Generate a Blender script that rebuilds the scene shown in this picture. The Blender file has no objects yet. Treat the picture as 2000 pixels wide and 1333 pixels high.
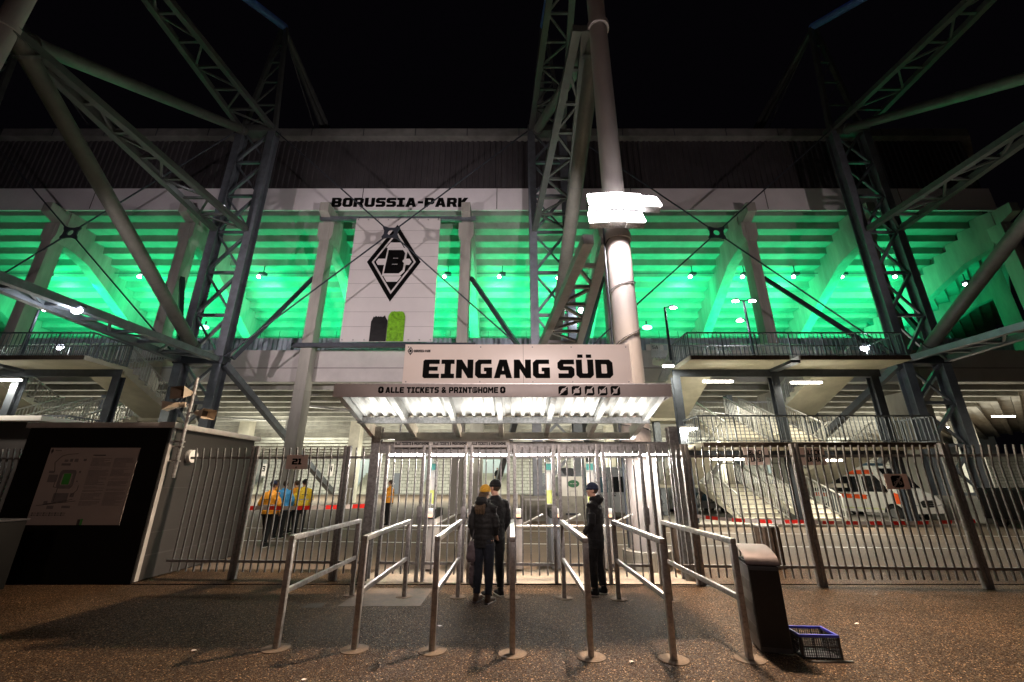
import bpy, bmesh, math, random
from mathutils import Vector, Matrix, noise
random.seed(7)
D = bpy.data
SC = bpy.context.scene
COL = SC.collection
R = math.radians

# ------------------------------------------------------------------ camera, world, exposure
FPX, TH, CH = 815.0, R(18.68), 1.72
cam_d = D.cameras.new("camera"); cam = D.objects.new("camera", cam_d); COL.objects.link(cam)
cam_d.sensor_width = 36; cam_d.lens = 36 * FPX / 2000; cam_d.clip_start = .05; cam_d.clip_end = 600
cam.location = (0, 0, CH); cam.rotation_euler = (R(90) + TH, 0, 0)
SC.camera = cam
w = D.worlds.new("World"); SC.world = w; w.use_nodes = True
w.node_tree.nodes["Background"].inputs[0].default_value = (.0022, .0018, .0028, 1)
w.node_tree.nodes["Background"].inputs[1].default_value = 0.45
SC.view_settings.view_transform = 'Standard'; SC.view_settings.look = 'None'
SC.view_settings.exposure = 0.15; SC.view_settings.gamma = 1
SC.cycles.use_denoising = True
SC.cycles.max_bounces = 5; SC.cycles.diffuse_bounces = 3; SC.cycles.glossy_bounces = 3
SC.cycles.sample_clamp_indirect = 6

def lamp(name, kind, loc, power, color, size=.3, aim=None, angle=None, blend=.5, parent=None):
    l = D.lights.new(name, kind); l.energy = power; l.color = color
    if kind == 'AREA':
        l.shape = 'RECTANGLE'
        l.size, l.size_y = size if isinstance(size, tuple) else (size, size)
    else:
        l.shadow_soft_size = size
    if kind == 'SPOT':
        l.spot_size = R(angle or 90); l.spot_blend = blend
    o = D.objects.new(name, l); COL.objects.link(o); o.location = loc
    if aim is not None:
        d = Vector(aim) - Vector(loc)
        o.rotation_euler = d.to_track_quat('-Z', 'Y').to_euler()
    if parent is not None:
        o.parent = parent; o.location = Vector(loc) - wloc(parent)
    return o
def wloc(o):
    p = Vector(o.location)
    while o.parent: o = o.parent; p += Vector(o.location)
    return p

# measuring helper: the world point at distance Y whose picture is at (px, py) of the 2000 px photograph
def P(px, py, Y):
    u = (px - 1000) / FPX; v = (666.5 - py) / FPX
    k = Y / (math.cos(TH) - v * math.sin(TH))
    return Vector((u * k, Y, CH + k * (math.sin(TH) + v * math.cos(TH))))
def G(px, py, z=0.0):
    v = (666.5 - py) / FPX
    k = (z - CH) / (math.sin(TH) + v * math.cos(TH))
    return Vector(((px - 1000) / FPX * k, k * (math.cos(TH) - v * math.sin(TH)), z))

# street lamps behind the photographer that light the forecourt, plus an added spot for the sign
lamp("forecourt_light", 'AREA', (2.5, -9, 8.5), 125, (1.0, .78, .70), .8, aim=(0, 8, 1.5))
lamp('sign_spot', 'SPOT', (1.5, -8, 7.5), 6200, (1, .83, .77), .25, aim=(0, 6.8, 3.75), angle=26, blend=.9)  # added narrow spot that brightens the sign board
lamp("forecourt_light", 'AREA', (-9, -4, 7.0), 80, (1.0, .66, .5), .6, aim=(-3, 6, .5))

# ------------------------------------------------------------------ materials
def mat(name, col, rough=.6, metal=0.0, var=.25, scale=6.0, bump=.0, bscale=None, emit=None, estr=0.0, streak=False, spec=.5, detail=6):
    m = D.materials.new(name); m.use_nodes = True; nt = m.node_tree; N = nt.nodes; L = nt.links
    b = N["Principled BSDF"]; b.inputs["Roughness"].default_value = rough; b.inputs["Metallic"].default_value = metal
    b.inputs["Specular IOR Level"].default_value = spec
    tc = N.new("ShaderNodeTexCoord"); mp = N.new("ShaderNodeMapping"); L.new(tc.outputs["Object"], mp.inputs[0])
    if streak: mp.inputs["Scale"].default_value = (1, 1, .18)
    if var > 0:
        n = N.new("ShaderNodeTexNoise"); n.inputs["Scale"].default_value = scale; n.inputs["Detail"].default_value = detail
        n.inputs["Roughness"].default_value = .65
        L.new(mp.outputs[0], n.inputs["Vector"])
        r = N.new("ShaderNodeValToRGB"); L.new(n.outputs["Fac"], r.inputs[0])
        r.color_ramp.elements[0].position = .3; r.color_ramp.elements[1].position = .7
        r.color_ramp.elements[0].color = tuple(c * (1 - var) for c in col) + (1,)
        r.color_ramp.elements[1].color = tuple(min(1, c * (1 + var)) for c in col) + (1,)
        L.new(r.outputs[0], b.inputs["Base Color"])
        mr = N.new("ShaderNodeMapRange"); mr.inputs["To Min"].default_value = max(.05, rough - .12); mr.inputs["To Max"].default_value = min(1, rough + .12)
        L.new(n.outputs["Fac"], mr.inputs["Value"]); L.new(mr.outputs[0], b.inputs["Roughness"])
    else:
        b.inputs["Base Color"].default_value = tuple(col) + (1,)
    if bump > 0:
        n2 = N.new("ShaderNodeTexNoise"); n2.inputs["Scale"].default_value = bscale or scale * 6; n2.inputs["Detail"].default_value = 4
        L.new(mp.outputs[0], n2.inputs["Vector"])
        bp = N.new("ShaderNodeBump"); bp.inputs["Strength"].default_value = bump; bp.inputs["Distance"].default_value = .02
        L.new(n2.outputs["Fac"], bp.inputs["Height"]); L.new(bp.outputs[0], b.inputs["Normal"])
    if emit:
        b.inputs["Emission Color"].default_value = tuple(emit) + (1,); b.inputs["Emission Strength"].default_value = estr
    return m

M = {}
M['concrete'] = mat('concrete', (.36, .35, .31), .85, 0, .28, 1.1, .25, 14, streak=True)
M['concrete_pale'] = mat('concrete_pale', (.50, .47, .38), .85, 0, .16, 1.6, .15, 20)
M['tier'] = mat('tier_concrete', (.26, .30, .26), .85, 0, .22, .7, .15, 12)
M['parapet'] = mat('parapet_panel', (.55, .52, .50), .7, 0, .10, .8, .1, 18)
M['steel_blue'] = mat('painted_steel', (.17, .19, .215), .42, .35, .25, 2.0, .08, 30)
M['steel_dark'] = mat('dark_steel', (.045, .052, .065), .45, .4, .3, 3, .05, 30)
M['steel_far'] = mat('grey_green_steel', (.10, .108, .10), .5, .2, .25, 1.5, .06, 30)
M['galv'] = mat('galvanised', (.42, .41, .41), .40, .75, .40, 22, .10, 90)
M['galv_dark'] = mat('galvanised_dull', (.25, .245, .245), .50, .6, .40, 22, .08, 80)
M['galv_pale'] = mat('galvanised_pale', (.52, .52, .50), .38, .6, .2, 8, .05, 60)  # palest of the three galvanised greys
M['rust'] = mat('weathered_brown', (.07, .048, .034), .7, .1, .5, 9, .2, 60)
M['cladding'] = mat('roof_cladding', (.055, .050, .053), .6, .1, .2, .6, .05, 6)
M['gutter'] = mat('roof_edge', (.18, .18, .165), .6, .1, .35, .8, .1, 10)
M['fascia'] = mat('fascia_panel', (.76, .73, .74), .5, 0, .06, .7, .03, 4)
M['banner'] = mat('banner_cloth', (.66, .63, .61), .6, 0, .05, .6, .05, 5)
M['black'] = mat('black_print', (.004, .004, .004), .9, 0, 0, spec=.08)
M['black_soft'] = mat('black_panel', (.005, .005, .005), .7, 0, .3, 3, spec=.15)
M['sign_white'] = mat('sign_white', (.74, .66, .62), .38, 0, .05, 1.2, .02, 6)
M['fascia_grey'] = mat('canopy_fascia', (.30, .26, .25), .5, .1, .12, 3)
M['sheet'] = mat('corrugated_sheet', (.80, .80, .77), .40, .2, .12, 2.2, .04, 20)
M['white_paint'] = mat('white_paint', (.75, .75, .73), .4, 0, .08, 3)
M['grey_panel'] = mat('grey_sandwich_panel', (.030, .026, .026), .55, .1, .15, 1.5, .05, 20)
M['grey_trim'] = mat('grey_trim', (.42, .40, .39), .5, .2, .2, 4)
M['board'] = mat('board_paper', (.36, .31, .29), .45, 0, .05, 2)
M['print_grey'] = mat('print_grey', (.17, .15, .15), .5, 0, .1)
M['print_dark'] = mat('print_dark', (.05, .045, .045), .5, 0, 0)
M['pitch'] = mat('print_green', (.05, .30, .05), .5, 0, .1)
M['green_paint'] = mat('green_brush_paint', (.17, .42, .02), .35, 0, .5, 5, .4, 8)
M['black_brush'] = mat('black_brush_paint', (.012, .012, .012), .35, 0, .5, 5, .4, 8)
M['orange'] = mat('hi_vis_orange', (.95, .36, .02), .6, 0, .12, 12, .2, 30)
M['yellow'] = mat('hi_vis_yellow', (.95, .60, .03), .6, 0, .12, 12, .2, 30)
M['blue_jacket'] = mat('light_blue_jacket', (.06, .32, .62), .6, 0, .15, 12, .2, 30)
M['cloth_black'] = mat('black_cloth', (.003, .003, .004), .9, 0, .3, 14, .3, 60)
M['cloth_dark'] = mat('dark_quilted_cloth', (.005, .0045, .005), .75, 0, .3, 14, .3, 60)
M['jeans'] = mat('dark_blue_jeans', (.010, .013, .022), .85, 0, .3, 18, .3, 80)
M['mustard'] = mat('mustard_knit', (.62, .33, .03), .85, 0, .25, 40, .5, 120)
M['boots'] = mat('brown_boots', (.055, .03, .018), .6, 0, .3, 20, .3, 60)
M['sole'] = mat('pale_sole', (.45, .43, .40), .7, 0, .1)
M['skin'] = mat('skin', (.52, .30, .21), .55, 0, .1, 20)
M['hair_brown'] = mat('brown_hair', (.05, .028, .014), .6, 0, .4, 40, .5, 120)
M['hair_blond'] = mat('blond_hair', (.07, .042, .02), .6, 0, .4, 40, .5, 120)
M['bag'] = mat('pale_bag', (.10, .075, .085), .6, 0, .4, 12, .2, 30)
M['blue_plastic'] = mat('blue_plastic', (.035, .04, .45), .35, 0, .1, 10)
M['dark_plastic'] = mat('dark_plastic', (.012, .012, .018), .4, 0, .2, 10)
M['bin_grey'] = mat('bin_grey', (.055, .055, .06), .42, .3, .25, 7, .05, 40)
M['bin_black'] = mat('bin_black', (.012, .012, .012), .45, .2, .25, 7, .05, 40)
M['bin_hood'] = mat('bin_hood', (.10, .078, .08), .45, .5, .25, 9, .05, 50)
M['van_white'] = mat('van_white', (.74, .73, .68), .25, 0, .04, 2)
M['van_silver'] = mat('van_silver', (.36, .38, .42), .3, .6, .06, 2)
M['red_orange'] = mat('red_orange_stripe', (.90, .11, .02), .35, 0, .05)
M['red'] = mat('tape_red', (.95, .03, .02), .5, 0, .05)
M['tape_white'] = mat('tape_white', (.75, .68, .66), .5, 0, .05)
M['glass_dark'] = mat('dark_glass', (.012, .013, .015), .08, 0, 0)
M['glass_blue'] = mat('blue_tinted_glass', (.05, .10, .14), .1, 0, .2, 3)
M['tyre'] = mat('tyre', (.012, .012, .012), .8, 0, .2, 10)
M['rim'] = mat('rim', (.30, .30, .30), .35, .7, .1)
M['teal'] = mat('teal_sticker', (.10, .42, .40), .4, 0, .05)
M['lime'] = mat('lime_panel', (.62, .70, .22), .4, 0, .25, 3)
M['oval'] = mat('oval_green', (.03, .16, .07), .4, 0, .05)
M['horn'] = mat('horn_beige', (.42, .34, .26), .5, 0, .2, 8)
M['horn_dark'] = mat('horn_inside', (.09, .055, .03), .6, 0, .2, 8)
M['door'] = mat('grey_door', (.12, .13, .15), .5, 0, .1)
M['plinth'] = mat('plinth_concrete', (.26, .25, .22), .85, 0, .3, 2, .3, 20)
M['disc'] = mat('base_disc_concrete', (.11, .075, .05), .85, 0, .3, 14, .4, 60)
M['signbox'] = mat('tan_sign', (.85, .68, .62), .5, 0, .06)
M['corr_blue'] = mat('corrugated_blue', (.34, .40, .46), .4, .3, .1, 2)
def emis(name, col, s):
    return mat(name, (.8, .8, .8), .5, 0, 0, emit=col, estr=s)
M['e_flood'] = emis('flood_glow', (1.0, .93, .92), 45)
M['e_tube'] = emis('tube_glow', (1.0, .96, .82), 40)
M['e_tube2'] = emis('gate_tube_glow', (1.0, .97, .95), 30)
M['e_spot'] = emis('tier_lamp_glow', (.80, 1.0, .92), 40)
M['e_green'] = emis('green_lamp_glow', (.15, 1.0, .5), 12)
M['e_cool'] = emis('cool_lamp_glow', (.85, .88, 1.0), 45)
M['e_orange'] = emis('display_orange', (1.0, .35, .05), 1.5)
M['e_white_panel'] = emis('lit_panel', (1.0, .98, .92), .9)

def ground_mat():
    m = D.materials.new('exposed_aggregate'); m.use_nodes = True; nt = m.node_tree; N = nt.nodes; L = nt.links
    b = N["Principled BSDF"]; b.inputs["Specular IOR Level"].default_value = .12; tc = N.new("ShaderNodeTexCoord")
    v = N.new("ShaderNodeTexVoronoi"); v.inputs["Scale"].default_value = 105; v.feature = 'F1'; L.new(tc.outputs["Object"], v.inputs["Vector"])
    sep = N.new("ShaderNodeSeparateColor"); L.new(v.outputs["Color"], sep.inputs[0])
    cr = N.new("ShaderNodeValToRGB"); L.new(sep.outputs[0], cr.inputs[0])
    e = cr.color_ramp.elements; e[0].position = 0; e[0].color = (.014, .0068, .0028, 1); e[1].position = 1; e[1].color = (.80, .54, .33, 1)
    for p, c in ((.45, (.026, .0125, .0055)), (.74, (.056, .028, .012)), (.91, (.105, .058, .028)), (.975, (.30, .20, .11))):
        q = e.new(p); q.color = c + (1,)
    n = N.new("ShaderNodeTexNoise"); n.inputs["Scale"].default_value = .9; n.inputs["Detail"].default_value = 7; n.inputs["Roughness"].default_value = .7; L.new(tc.outputs["Object"], n.inputs["Vector"])
    mr = N.new("ShaderNodeMapRange"); mr.inputs["From Min"].default_value = .3; mr.inputs["From Max"].default_value = .7; mr.inputs["To Min"].default_value = .42; mr.inputs["To Max"].default_value = 1.0
    L.new(n.outputs["Fac"], mr.inputs["Value"])
    mx = N.new("ShaderNodeVectorMath"); mx.operation = 'SCALE'; L.new(cr.outputs[0], mx.inputs[0]); L.new(mr.outputs[0], mx.inputs["Scale"])
    L.new(mx.outputs[0], b.inputs["Base Color"])
    r2 = N.new("ShaderNodeMapRange"); L.new(sep.outputs[1], r2.inputs["Value"]); r2.inputs["To Min"].default_value = .35; r2.inputs["To Max"].default_value = .95
    L.new(r2.outputs[0], b.inputs["Roughness"])
    bp = N.new("ShaderNodeBump"); bp.inputs["Strength"].default_value = .8; bp.inputs["Distance"].default_value = .006
    L.new(v.outputs["Distance"], bp.inputs["Height"]); bp.invert = True; L.new(bp.outputs[0], b.inputs["Normal"])
    return m
def plaza_mat(name, c, s=26):
    m = mat(name, c, .8, 0, .25, 1.2, .35, 70)
    nt = m.node_tree; N = nt.nodes; L = nt.links; b = N["Principled BSDF"]
    src = b.inputs["Base Color"].links[0].from_socket
    tc = [n for n in N if n.type == 'TEX_COORD'][0]
    v = N.new("ShaderNodeTexNoise"); v.inputs["Scale"].default_value = s; v.inputs["Detail"].default_value = 8; L.new(tc.outputs["Object"], v.inputs["Vector"])
    mr = N.new("ShaderNodeMapRange"); mr.inputs["From Min"].default_value = .3; mr.inputs["From Max"].default_value = .7; mr.inputs["To Min"].default_value = .7; mr.inputs["To Max"].default_value = 1.3
    L.new(v.outputs["Fac"], mr.inputs["Value"])
    mx = N.new("ShaderNodeVectorMath"); mx.operation = 'SCALE'; L.new(src, mx.inputs[0]); L.new(mr.outputs[0], mx.inputs["Scale"]); L.new(mx.outputs[0], b.inputs["Base Color"])
    return m
def brick_mat():
    m = D.materials.new('pale_block_wall'); m.use_nodes = True; nt = m.node_tree; N = nt.nodes; L = nt.links
    b = N["Principled BSDF"]; b.inputs["Roughness"].default_value = .85
    tc = N.new("ShaderNodeTexCoord"); mp = N.new("ShaderNodeMapping"); mp.inputs["Rotation"].default_value = (R(90), 0, 0); L.new(tc.outputs["Object"], mp.inputs[0])
    br = N.new("ShaderNodeTexBrick"); L.new(mp.outputs[0], br.inputs["Vector"]); br.inputs["Scale"].default_value = 1
    br.inputs["Brick Width"].default_value = .62; br.inputs["Row Height"].default_value = .31; br.inputs["Mortar Size"].default_value = .022
    br.inputs["Color1"].default_value = (.44, .43, .38, 1); br.inputs["Color2"].default_value = (.36, .35, .31, 1); br.inputs["Mortar"].default_value = (.10, .10, .09, 1)
    L.new(br.outputs[0], b.inputs["Base Color"])
    return m
M['ground'] = ground_mat(); M['block'] = brick_mat()
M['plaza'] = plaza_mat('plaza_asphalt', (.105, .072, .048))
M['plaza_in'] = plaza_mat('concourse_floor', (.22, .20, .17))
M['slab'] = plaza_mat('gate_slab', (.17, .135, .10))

# ------------------------------------------------------------------ mesh helpers (all shapes are given in world metres)
class MB:
    def __init__(s): s.v = []; s.f = []
    def add(s, vs, fs):
        o = len(s.v); s.v += [Vector(q) for q in vs]; s.f += [tuple(i + o for i in f) for f in fs]; return s
    def box(s, x0, x1, y0, y1, z0, z1):
        return s.add([(x0, y0, z0), (x1, y0, z0), (x1, y1, z0), (x0, y1, z0), (x0, y0, z1), (x1, y0, z1), (x1, y1, z1), (x0, y1, z1)],
                     [(0, 3, 2, 1), (4, 5, 6, 7), (0, 1, 5, 4), (1, 2, 6, 5), (2, 3, 7, 6), (3, 0, 4, 7)])
    def beam(s, a, b, w, h, up=(0, 0, 1)):
        a = Vector(a); b = Vector(b); d = (b - a).normalized(); up = Vector(up)
        if abs(d.dot(up)) > .98: up = Vector((0, 1, 0))
        x = d.cross(up).normalized(); y = x.cross(d).normalized()
        x = x * w / 2; y = y * h / 2
        return s.add([a - x - y, a + x - y, a + x + y, a - x + y, b - x - y, b + x - y, b + x + y, b - x + y],
                     [(0, 1, 2, 3), (7, 6, 5, 4), (0, 4, 5, 1), (1, 5, 6, 2), (2, 6, 7, 3), (3, 7, 4, 0)])
    def tube(s, a, b, r, r2=None, n=12, caps=True):
        a = Vector(a); b = Vector(b); d = (b - a).normalized(); up = Vector((0, 0, 1)) if abs(d.z) < .95 else Vector((0, 1, 0))
        x = d.cross(up).normalized(); y = x.cross(d).normalized(); r2 = r if r2 is None else r2
        vs = []
        for c, q in ((a, r), (b, r2)):
            for i in range(n):
                t = 2 * math.pi * i / n; vs.append(c + (x * math.cos(t) + y * math.sin(t)) * q)
        fs = [(i, (i + 1) % n, n + (i + 1) % n, n + i) for i in range(n)]
        if caps: fs += [tuple(range(n))[::-1], tuple(range(n, 2 * n))]
        return s.add(vs, fs)
    def path(s, pts, r, n=8):
        pts = [Vector(p) for p in pts]; rs = r if isinstance(r, (list, tuple)) else [r] * len(pts)
        return s.loft([(p, (rr, rr)) for p, rr in zip(pts, rs)], n)
    def loft(s, rings, n=16, caps=True, xax=None):
        """rings: (centre, (rx, ry)); section square to the path; xax fixes the x direction"""
        vs = []; K = len(rings)
        for k, (c, (rx, ry)) in enumerate(rings):
            c = Vector(c); a = Vector(rings[max(0, k - 1)][0]); b = Vector(rings[min(K - 1, k + 1)][0]); d = (b - a).normalized()
            if xax is not None: x = Vector(xax); x = (x - d * x.dot(d)).normalized()
            else:
                up = Vector((0, 0, 1)) if abs(d.z) < .9 else Vector((0, 1, 0)); x = d.cross(up).normalized()
            y = d.cross(x).normalized()
            for i in range(n):
                t = 2 * math.pi * i / n; vs.append(c + x * rx * math.cos(t) + y * ry * math.sin(t))
        fs = []
        for k in range(K - 1):
            for i in range(n): fs.append((k * n + i, k * n + (i + 1) % n, (k + 1) * n + (i + 1) % n, (k + 1) * n + i))
        if caps: fs += [tuple(range(n))[::-1], tuple(range((K - 1) * n, K * n))]
        return s.add(vs, fs)
    def ball(s, c, rx, ry=None, rz=None, nu=12, nv=8, rot=None):
        ry = rx if ry is None else ry; rz = rx if rz is None else rz; c = Vector(c); vs = []
        for j in range(1, nv):
            p = math.pi * j / nv
            for i in range(nu):
                t = 2 * math.pi * i / nu; q = Vector((rx * math.sin(p) * math.cos(t), ry * math.sin(p) * math.sin(t), rz * math.cos(p)))
                vs.append(q)
        top = len(vs); vs += [Vector((0, 0, rz)), Vector((0, 0, -rz))]
        if rot is not None: vs = [rot @ q for q in vs]
        fs = []
        for j in range(nv - 2):
            for i in range(nu): fs.append((j * nu + i, (j + 1) * nu + i, (j + 1) * nu + (i + 1) % nu, j * nu + (i + 1) % nu))
        for i in range(nu):
            fs.append((top, i, (i + 1) % nu)); fs.append((top + 1, (nv - 2) * nu + (i + 1) % nu, (nv - 2) * nu + i))
        return s.add([q + c for q in vs], fs)
    def prism(s, pts, ext):
        pts = [Vector(p) for p in pts]; e = Vector(ext); n = len(pts)
        return s.add(pts + [p + e for p in pts], [tuple(range(n))[::-1], tuple(range(n, 2 * n))] + [(i, (i + 1) % n, n + (i + 1) % n, n + i) for i in range(n)])
    def xz(s, poly, y, t=.01):            # a plate facing the camera side, outline in X,Z
        return s.prism([(x, y, z) for x, z in poly], (0, t, 0))
    def merge(s, o): return s.add(o.v, o.f)
    def build(s, name, m, parent=None, bevel=0, smooth=35, **kw):
        off = wloc(parent) if parent is not None else Vector((0, 0, 0))
        base = kw.pop('base', None)
        if parent is None and base is not None: off = Vector(base)
        me = D.meshes.new(name); me.from_pydata([v - off for v in s.v], [], s.f); me.validate()
        bm = bmesh.new(); bm.from_mesh(me); bmesh.ops.recalc_face_normals(bm, faces=bm.faces)
        if bevel: bmesh.ops.bevel(bm, geom=list(bm.edges), offset=bevel, segments=2, profile=.6, affect='EDGES', clamp_overlap=True)
        bm.to_mesh(me); bm.free()
        me.shade_smooth(); me.set_sharp_from_angle(angle=R(smooth))
        me.materials.append(M[m] if isinstance(m, str) else m)
        o = D.objects.new(name, me); COL.objects.link(o)
        if parent is not None: o.parent = parent
        else: o.location = off
        for k, v in kw.items(): o[k] = v
        return o
def thing(name, label, cat, loc, group=None):
    o = D.objects.new(name, None); COL.objects.link(o); o.location = loc; o.empty_display_size = .2
    o['label'] = label; o['category'] = cat
    if group: o['group'] = group
    return o
def copy_tree(o, parent=None):
    c = o.copy(); COL.objects.link(c)
    if parent is not None: c.parent = parent
    for ch in list(o.children): copy_tree(ch, c)
    return c
def mesh_from(o):
    bpy.context.view_layer.update()
    dg = bpy.context.evaluated_depsgraph_get(); me = D.meshes.new_from_object(o.evaluated_get(dg)); return me
ORD = "first second third fourth fifth sixth seventh eighth ninth tenth eleventh twelfth thirteenth fourteenth fifteenth sixteenth".split()

# ------------------------------------------------------------------ lettering (chunky chamfered capitals)
def ch(x0, y0, x1, y1, c=.9):
    return [(x0 + c, y1), (x1 - c, y1), (x1, y1 - c), (x1, y0 + c), (x1 - c, y0), (x0 + c, y0), (x0, y0 + c), (x0, y1 - c)]
GL = {
 'E': (5, [[(.5,6),(5,6),(5,4.6),(1.9,4.6),(1.9,3.7),(4.5,3.7),(4.5,2.4),(1.9,2.4),(1.9,1.4),(5,1.4),(5,0),(.5,0),(0,.5),(0,5.5)]]),
 'I': (4, [[(0,6),(4,6),(4,4.6),(2.95,4.6),(2.95,1.4),(4,1.4),(4,0),(0,0),(0,1.4),(1.05,1.4),(1.05,4.6),(0,4.6)]]),
 'N': (5.2, [[(0,6),(1.7,6),(3.4,3.2),(3.4,6),(5.2,6),(5.2,0),(3.6,0),(1.8,3),(1.8,0),(0,0)]]),
 'G': (5.2, [[(5,6),(1,6),(0,5),(0,1),(1,0),(5.2,0),(5.2,3.4),(2.7,3.4),(2.7,2.2),(3.4,2.2),(3.4,1.4),(2,1.4),(1.8,1.6),(1.8,4.4),(2,4.6),(5,4.6)]]),
 'A': (5.5, [[(1.6,6),(3.9,6),(5.5,.0),(3.7,0),(3.4,1.1),(2.1,1.1),(1.8,0),(0,0)], [(2.45,2.4),(3.05,2.4),(2.75,3.9)]]),
 'S': (5, [[(5,6),(1,6),(0,5),(0,3.3),(.8,2.5),(3.2,2.5),(3.2,1.5),(.2,1.5),(.2,0),(4.1,0),(5,.9),(5,3),(4.2,3.8),(1.8,3.8),(1.8,4.5),(5,4.5)]]),
 'U': (5.2, [[(0,6),(1.8,6),(1.8,1.7),(2,1.5),(3.2,1.5),(3.4,1.7),(3.4,6),(5.2,6),(5.2,1),(4.2,0),(1,0),(0,1)]]),
 'D': (5.2, [[(0,6),(4.2,6),(5.2,5),(5.2,1),(4.2,0),(0,0)], [(1.8,4.5),(3.2,4.5),(3.4,4.3),(3.4,1.7),(3.2,1.5),(1.8,1.5)]]),
 'B': (5.2, [[(0,6),(4.2,6),(5,5.2),(5,3.6),(4.6,3.1),(5.2,2.6),(5.2,.9),(4.3,0),(0,0)], [(1.8,4.8),(3.2,4.8),(3.2,3.8),(1.8,3.8)], [(1.8,2.4),(3.4,2.4),(3.4,1.3),(1.8,1.3)]]),
 'O': (5.2, [ch(0,0,5.2,6,1), ch(1.8,1.5,3.4,4.5,.2)]),
 '0': (5.2, [ch(0,0,5.2,6,1), ch(1.8,1.5,3.4,4.5,.2)]),
 'R': (5.2, [[(0,6),(4.2,6),(5.1,5.1),(5.1,3),(4.5,2.3),(5.3,0),(3.4,0),(2.7,1.9),(1.8,1.9),(1.8,0),(0,0)], [(1.8,4.6),(3.3,4.6),(3.3,3.3),(1.8,3.3)]]),
 'P': (5.1, [[(0,6),(4.2,6),(5.1,5.1),(5.1,2.6),(4.2,1.8),(1.8,1.8),(1.8,0),(0,0)], [(1.8,4.6),(3.3,4.6),(3.3,3.2),(1.8,3.2)]]),
 'K': (5.2, [[(0,6),(1.8,6),(1.8,3.9),(3.1,6),(5.2,6),(3.5,3.1),(5.3,0),(3.2,0),(1.8,2.4),(1.8,0),(0,0)]]),
 'L': (4.6, [[(0,6),(1.8,6),(1.8,1.5),(4.6,1.5),(4.6,0),(.4,0),(0,.4)]]),
 'T': (4.8, [[(0,6),(4.8,6),(4.8,4.5),(3.3,4.5),(3.3,0),(1.5,0),(1.5,4.5),(0,4.5)]]),
 'C': (5, [[(5,6),(1,6),(0,5),(0,1),(1,0),(5,0),(5,1.5),(2,1.5),(1.8,1.7),(1.8,4.3),(2,4.5),(5,4.5)]]),
 'M': (6.2, [[(0,6),(1.8,6),(3.1,3.9),(4.4,6),(6.2,6),(6.2,0),(4.5,0),(4.5,3.2),(3.1,1.2),(1.7,3.2),(1.7,0),(0,0)]]),
 'H': (5.2, [[(0,6),(1.8,6),(1.8,3.8),(3.4,3.8),(3.4,6),(5.2,6),(5.2,0),(3.4,0),(3.4,2.3),(1.8,2.3),(1.8,0),(0,0)]]),
 '@': (6, [ch(0,0,6,6,1.2), [(1,1.6),(1.6,1),(5,1),(5,.7),(5.1,1.2),(2,1.5),(1.5,2),(1.5,4),(2,4.5),(4,4.5),(4.5,4),(4.5,2.4),(5,2.4),(5,4.4),(4.4,5),(1.6,5),(1,4.4)], ch(2.4,2.4,3.6,3.6,.2)]),
 '&': (5.4, [[(1.2,6),(3.6,6),(4.2,5.3),(4.2,4.2),(3.2,3.4),(3.9,2.6),(4.4,3.2),(5.4,3.2),(4.8,1.6),(5.4,0),(4.1,0),(3.7,.5),(3.2,0),(.9,0),(0,.9),(0,2.3),(.9,3.2),(.5,4),(.5,5.3)], [(1.9,4.9),(2.7,4.9),(2.7,4.2),(2.2,3.9),(1.9,4.2)], [(1.5,2.1),(2.7,1.2),(1.7,1.2)]]),
 '-': (3.2, [[(.2,3.7),(3,3.7),(3,2.3),(.2,2.3)]]),
 '1': (3.4, [[(0,6),(2.4,6),(2.4,1.4),(3.4,1.4),(3.4,0),(0,0),(0,1.4),(.7,1.4),(.7,4.6),(0,4.6)]]),
 '2': (5, [[(.1,6),(4.1,6),(5,5.1),(5,3.2),(4.1,2.4),(1.8,2.4),(1.8,1.5),(5,1.5),(5,0),(0,0),(0,3),(.9,3.8),(3.2,3.8),(3.2,4.5),(.1,4.5)]]),
 '3': (5, [[(.1,6),(4.2,6),(5,5.2),(5,3.7),(4.5,3.1),(5,2.5),(5,.8),(4.2,0),(.1,0),(.1,1.4),(3.2,1.4),(3.2,2.4),(1,2.4),(1,3.7),(3.2,3.7),(3.2,4.6),(.1,4.6)]]),
 '4': (5, [[(0,6),(1.7,6),(1.7,3.4),(3.2,3.4),(3.2,6),(5,6),(5,0),(3.2,0),(3.2,2),(.8,2),(0,2.8)]]),
 '5': (5, [[(0,6),(5,6),(5,4.6),(1.8,4.6),(1.8,3.8),(4.2,3.8),(5,3),(5,.9),(4.1,0),(.1,0),(.1,1.4),(3.2,1.4),(3.2,2.4),(0,2.4)]]),
 '.': (1.8, [[(0,1.6),(1.6,1.6),(1.6,0),(0,0)]]),
 'o': (4.6, [ch(0,0,4.6,6,1.2), [(1.9,4.6),(2.7,4.6),(2.7,3.4),(3.2,3.4),(2.3,1.4),(1.4,3.4),(1.9,3.4)]]),
}
GL['Ü'] = (5.2, GL['U'][1] + [[(.5,7.7),(2.1,7.7),(2.1,6.6),(.5,6.6)], [(3.1,7.7),(4.7,7.7),(4.7,6.6),(3.1,6.6)]])
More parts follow.
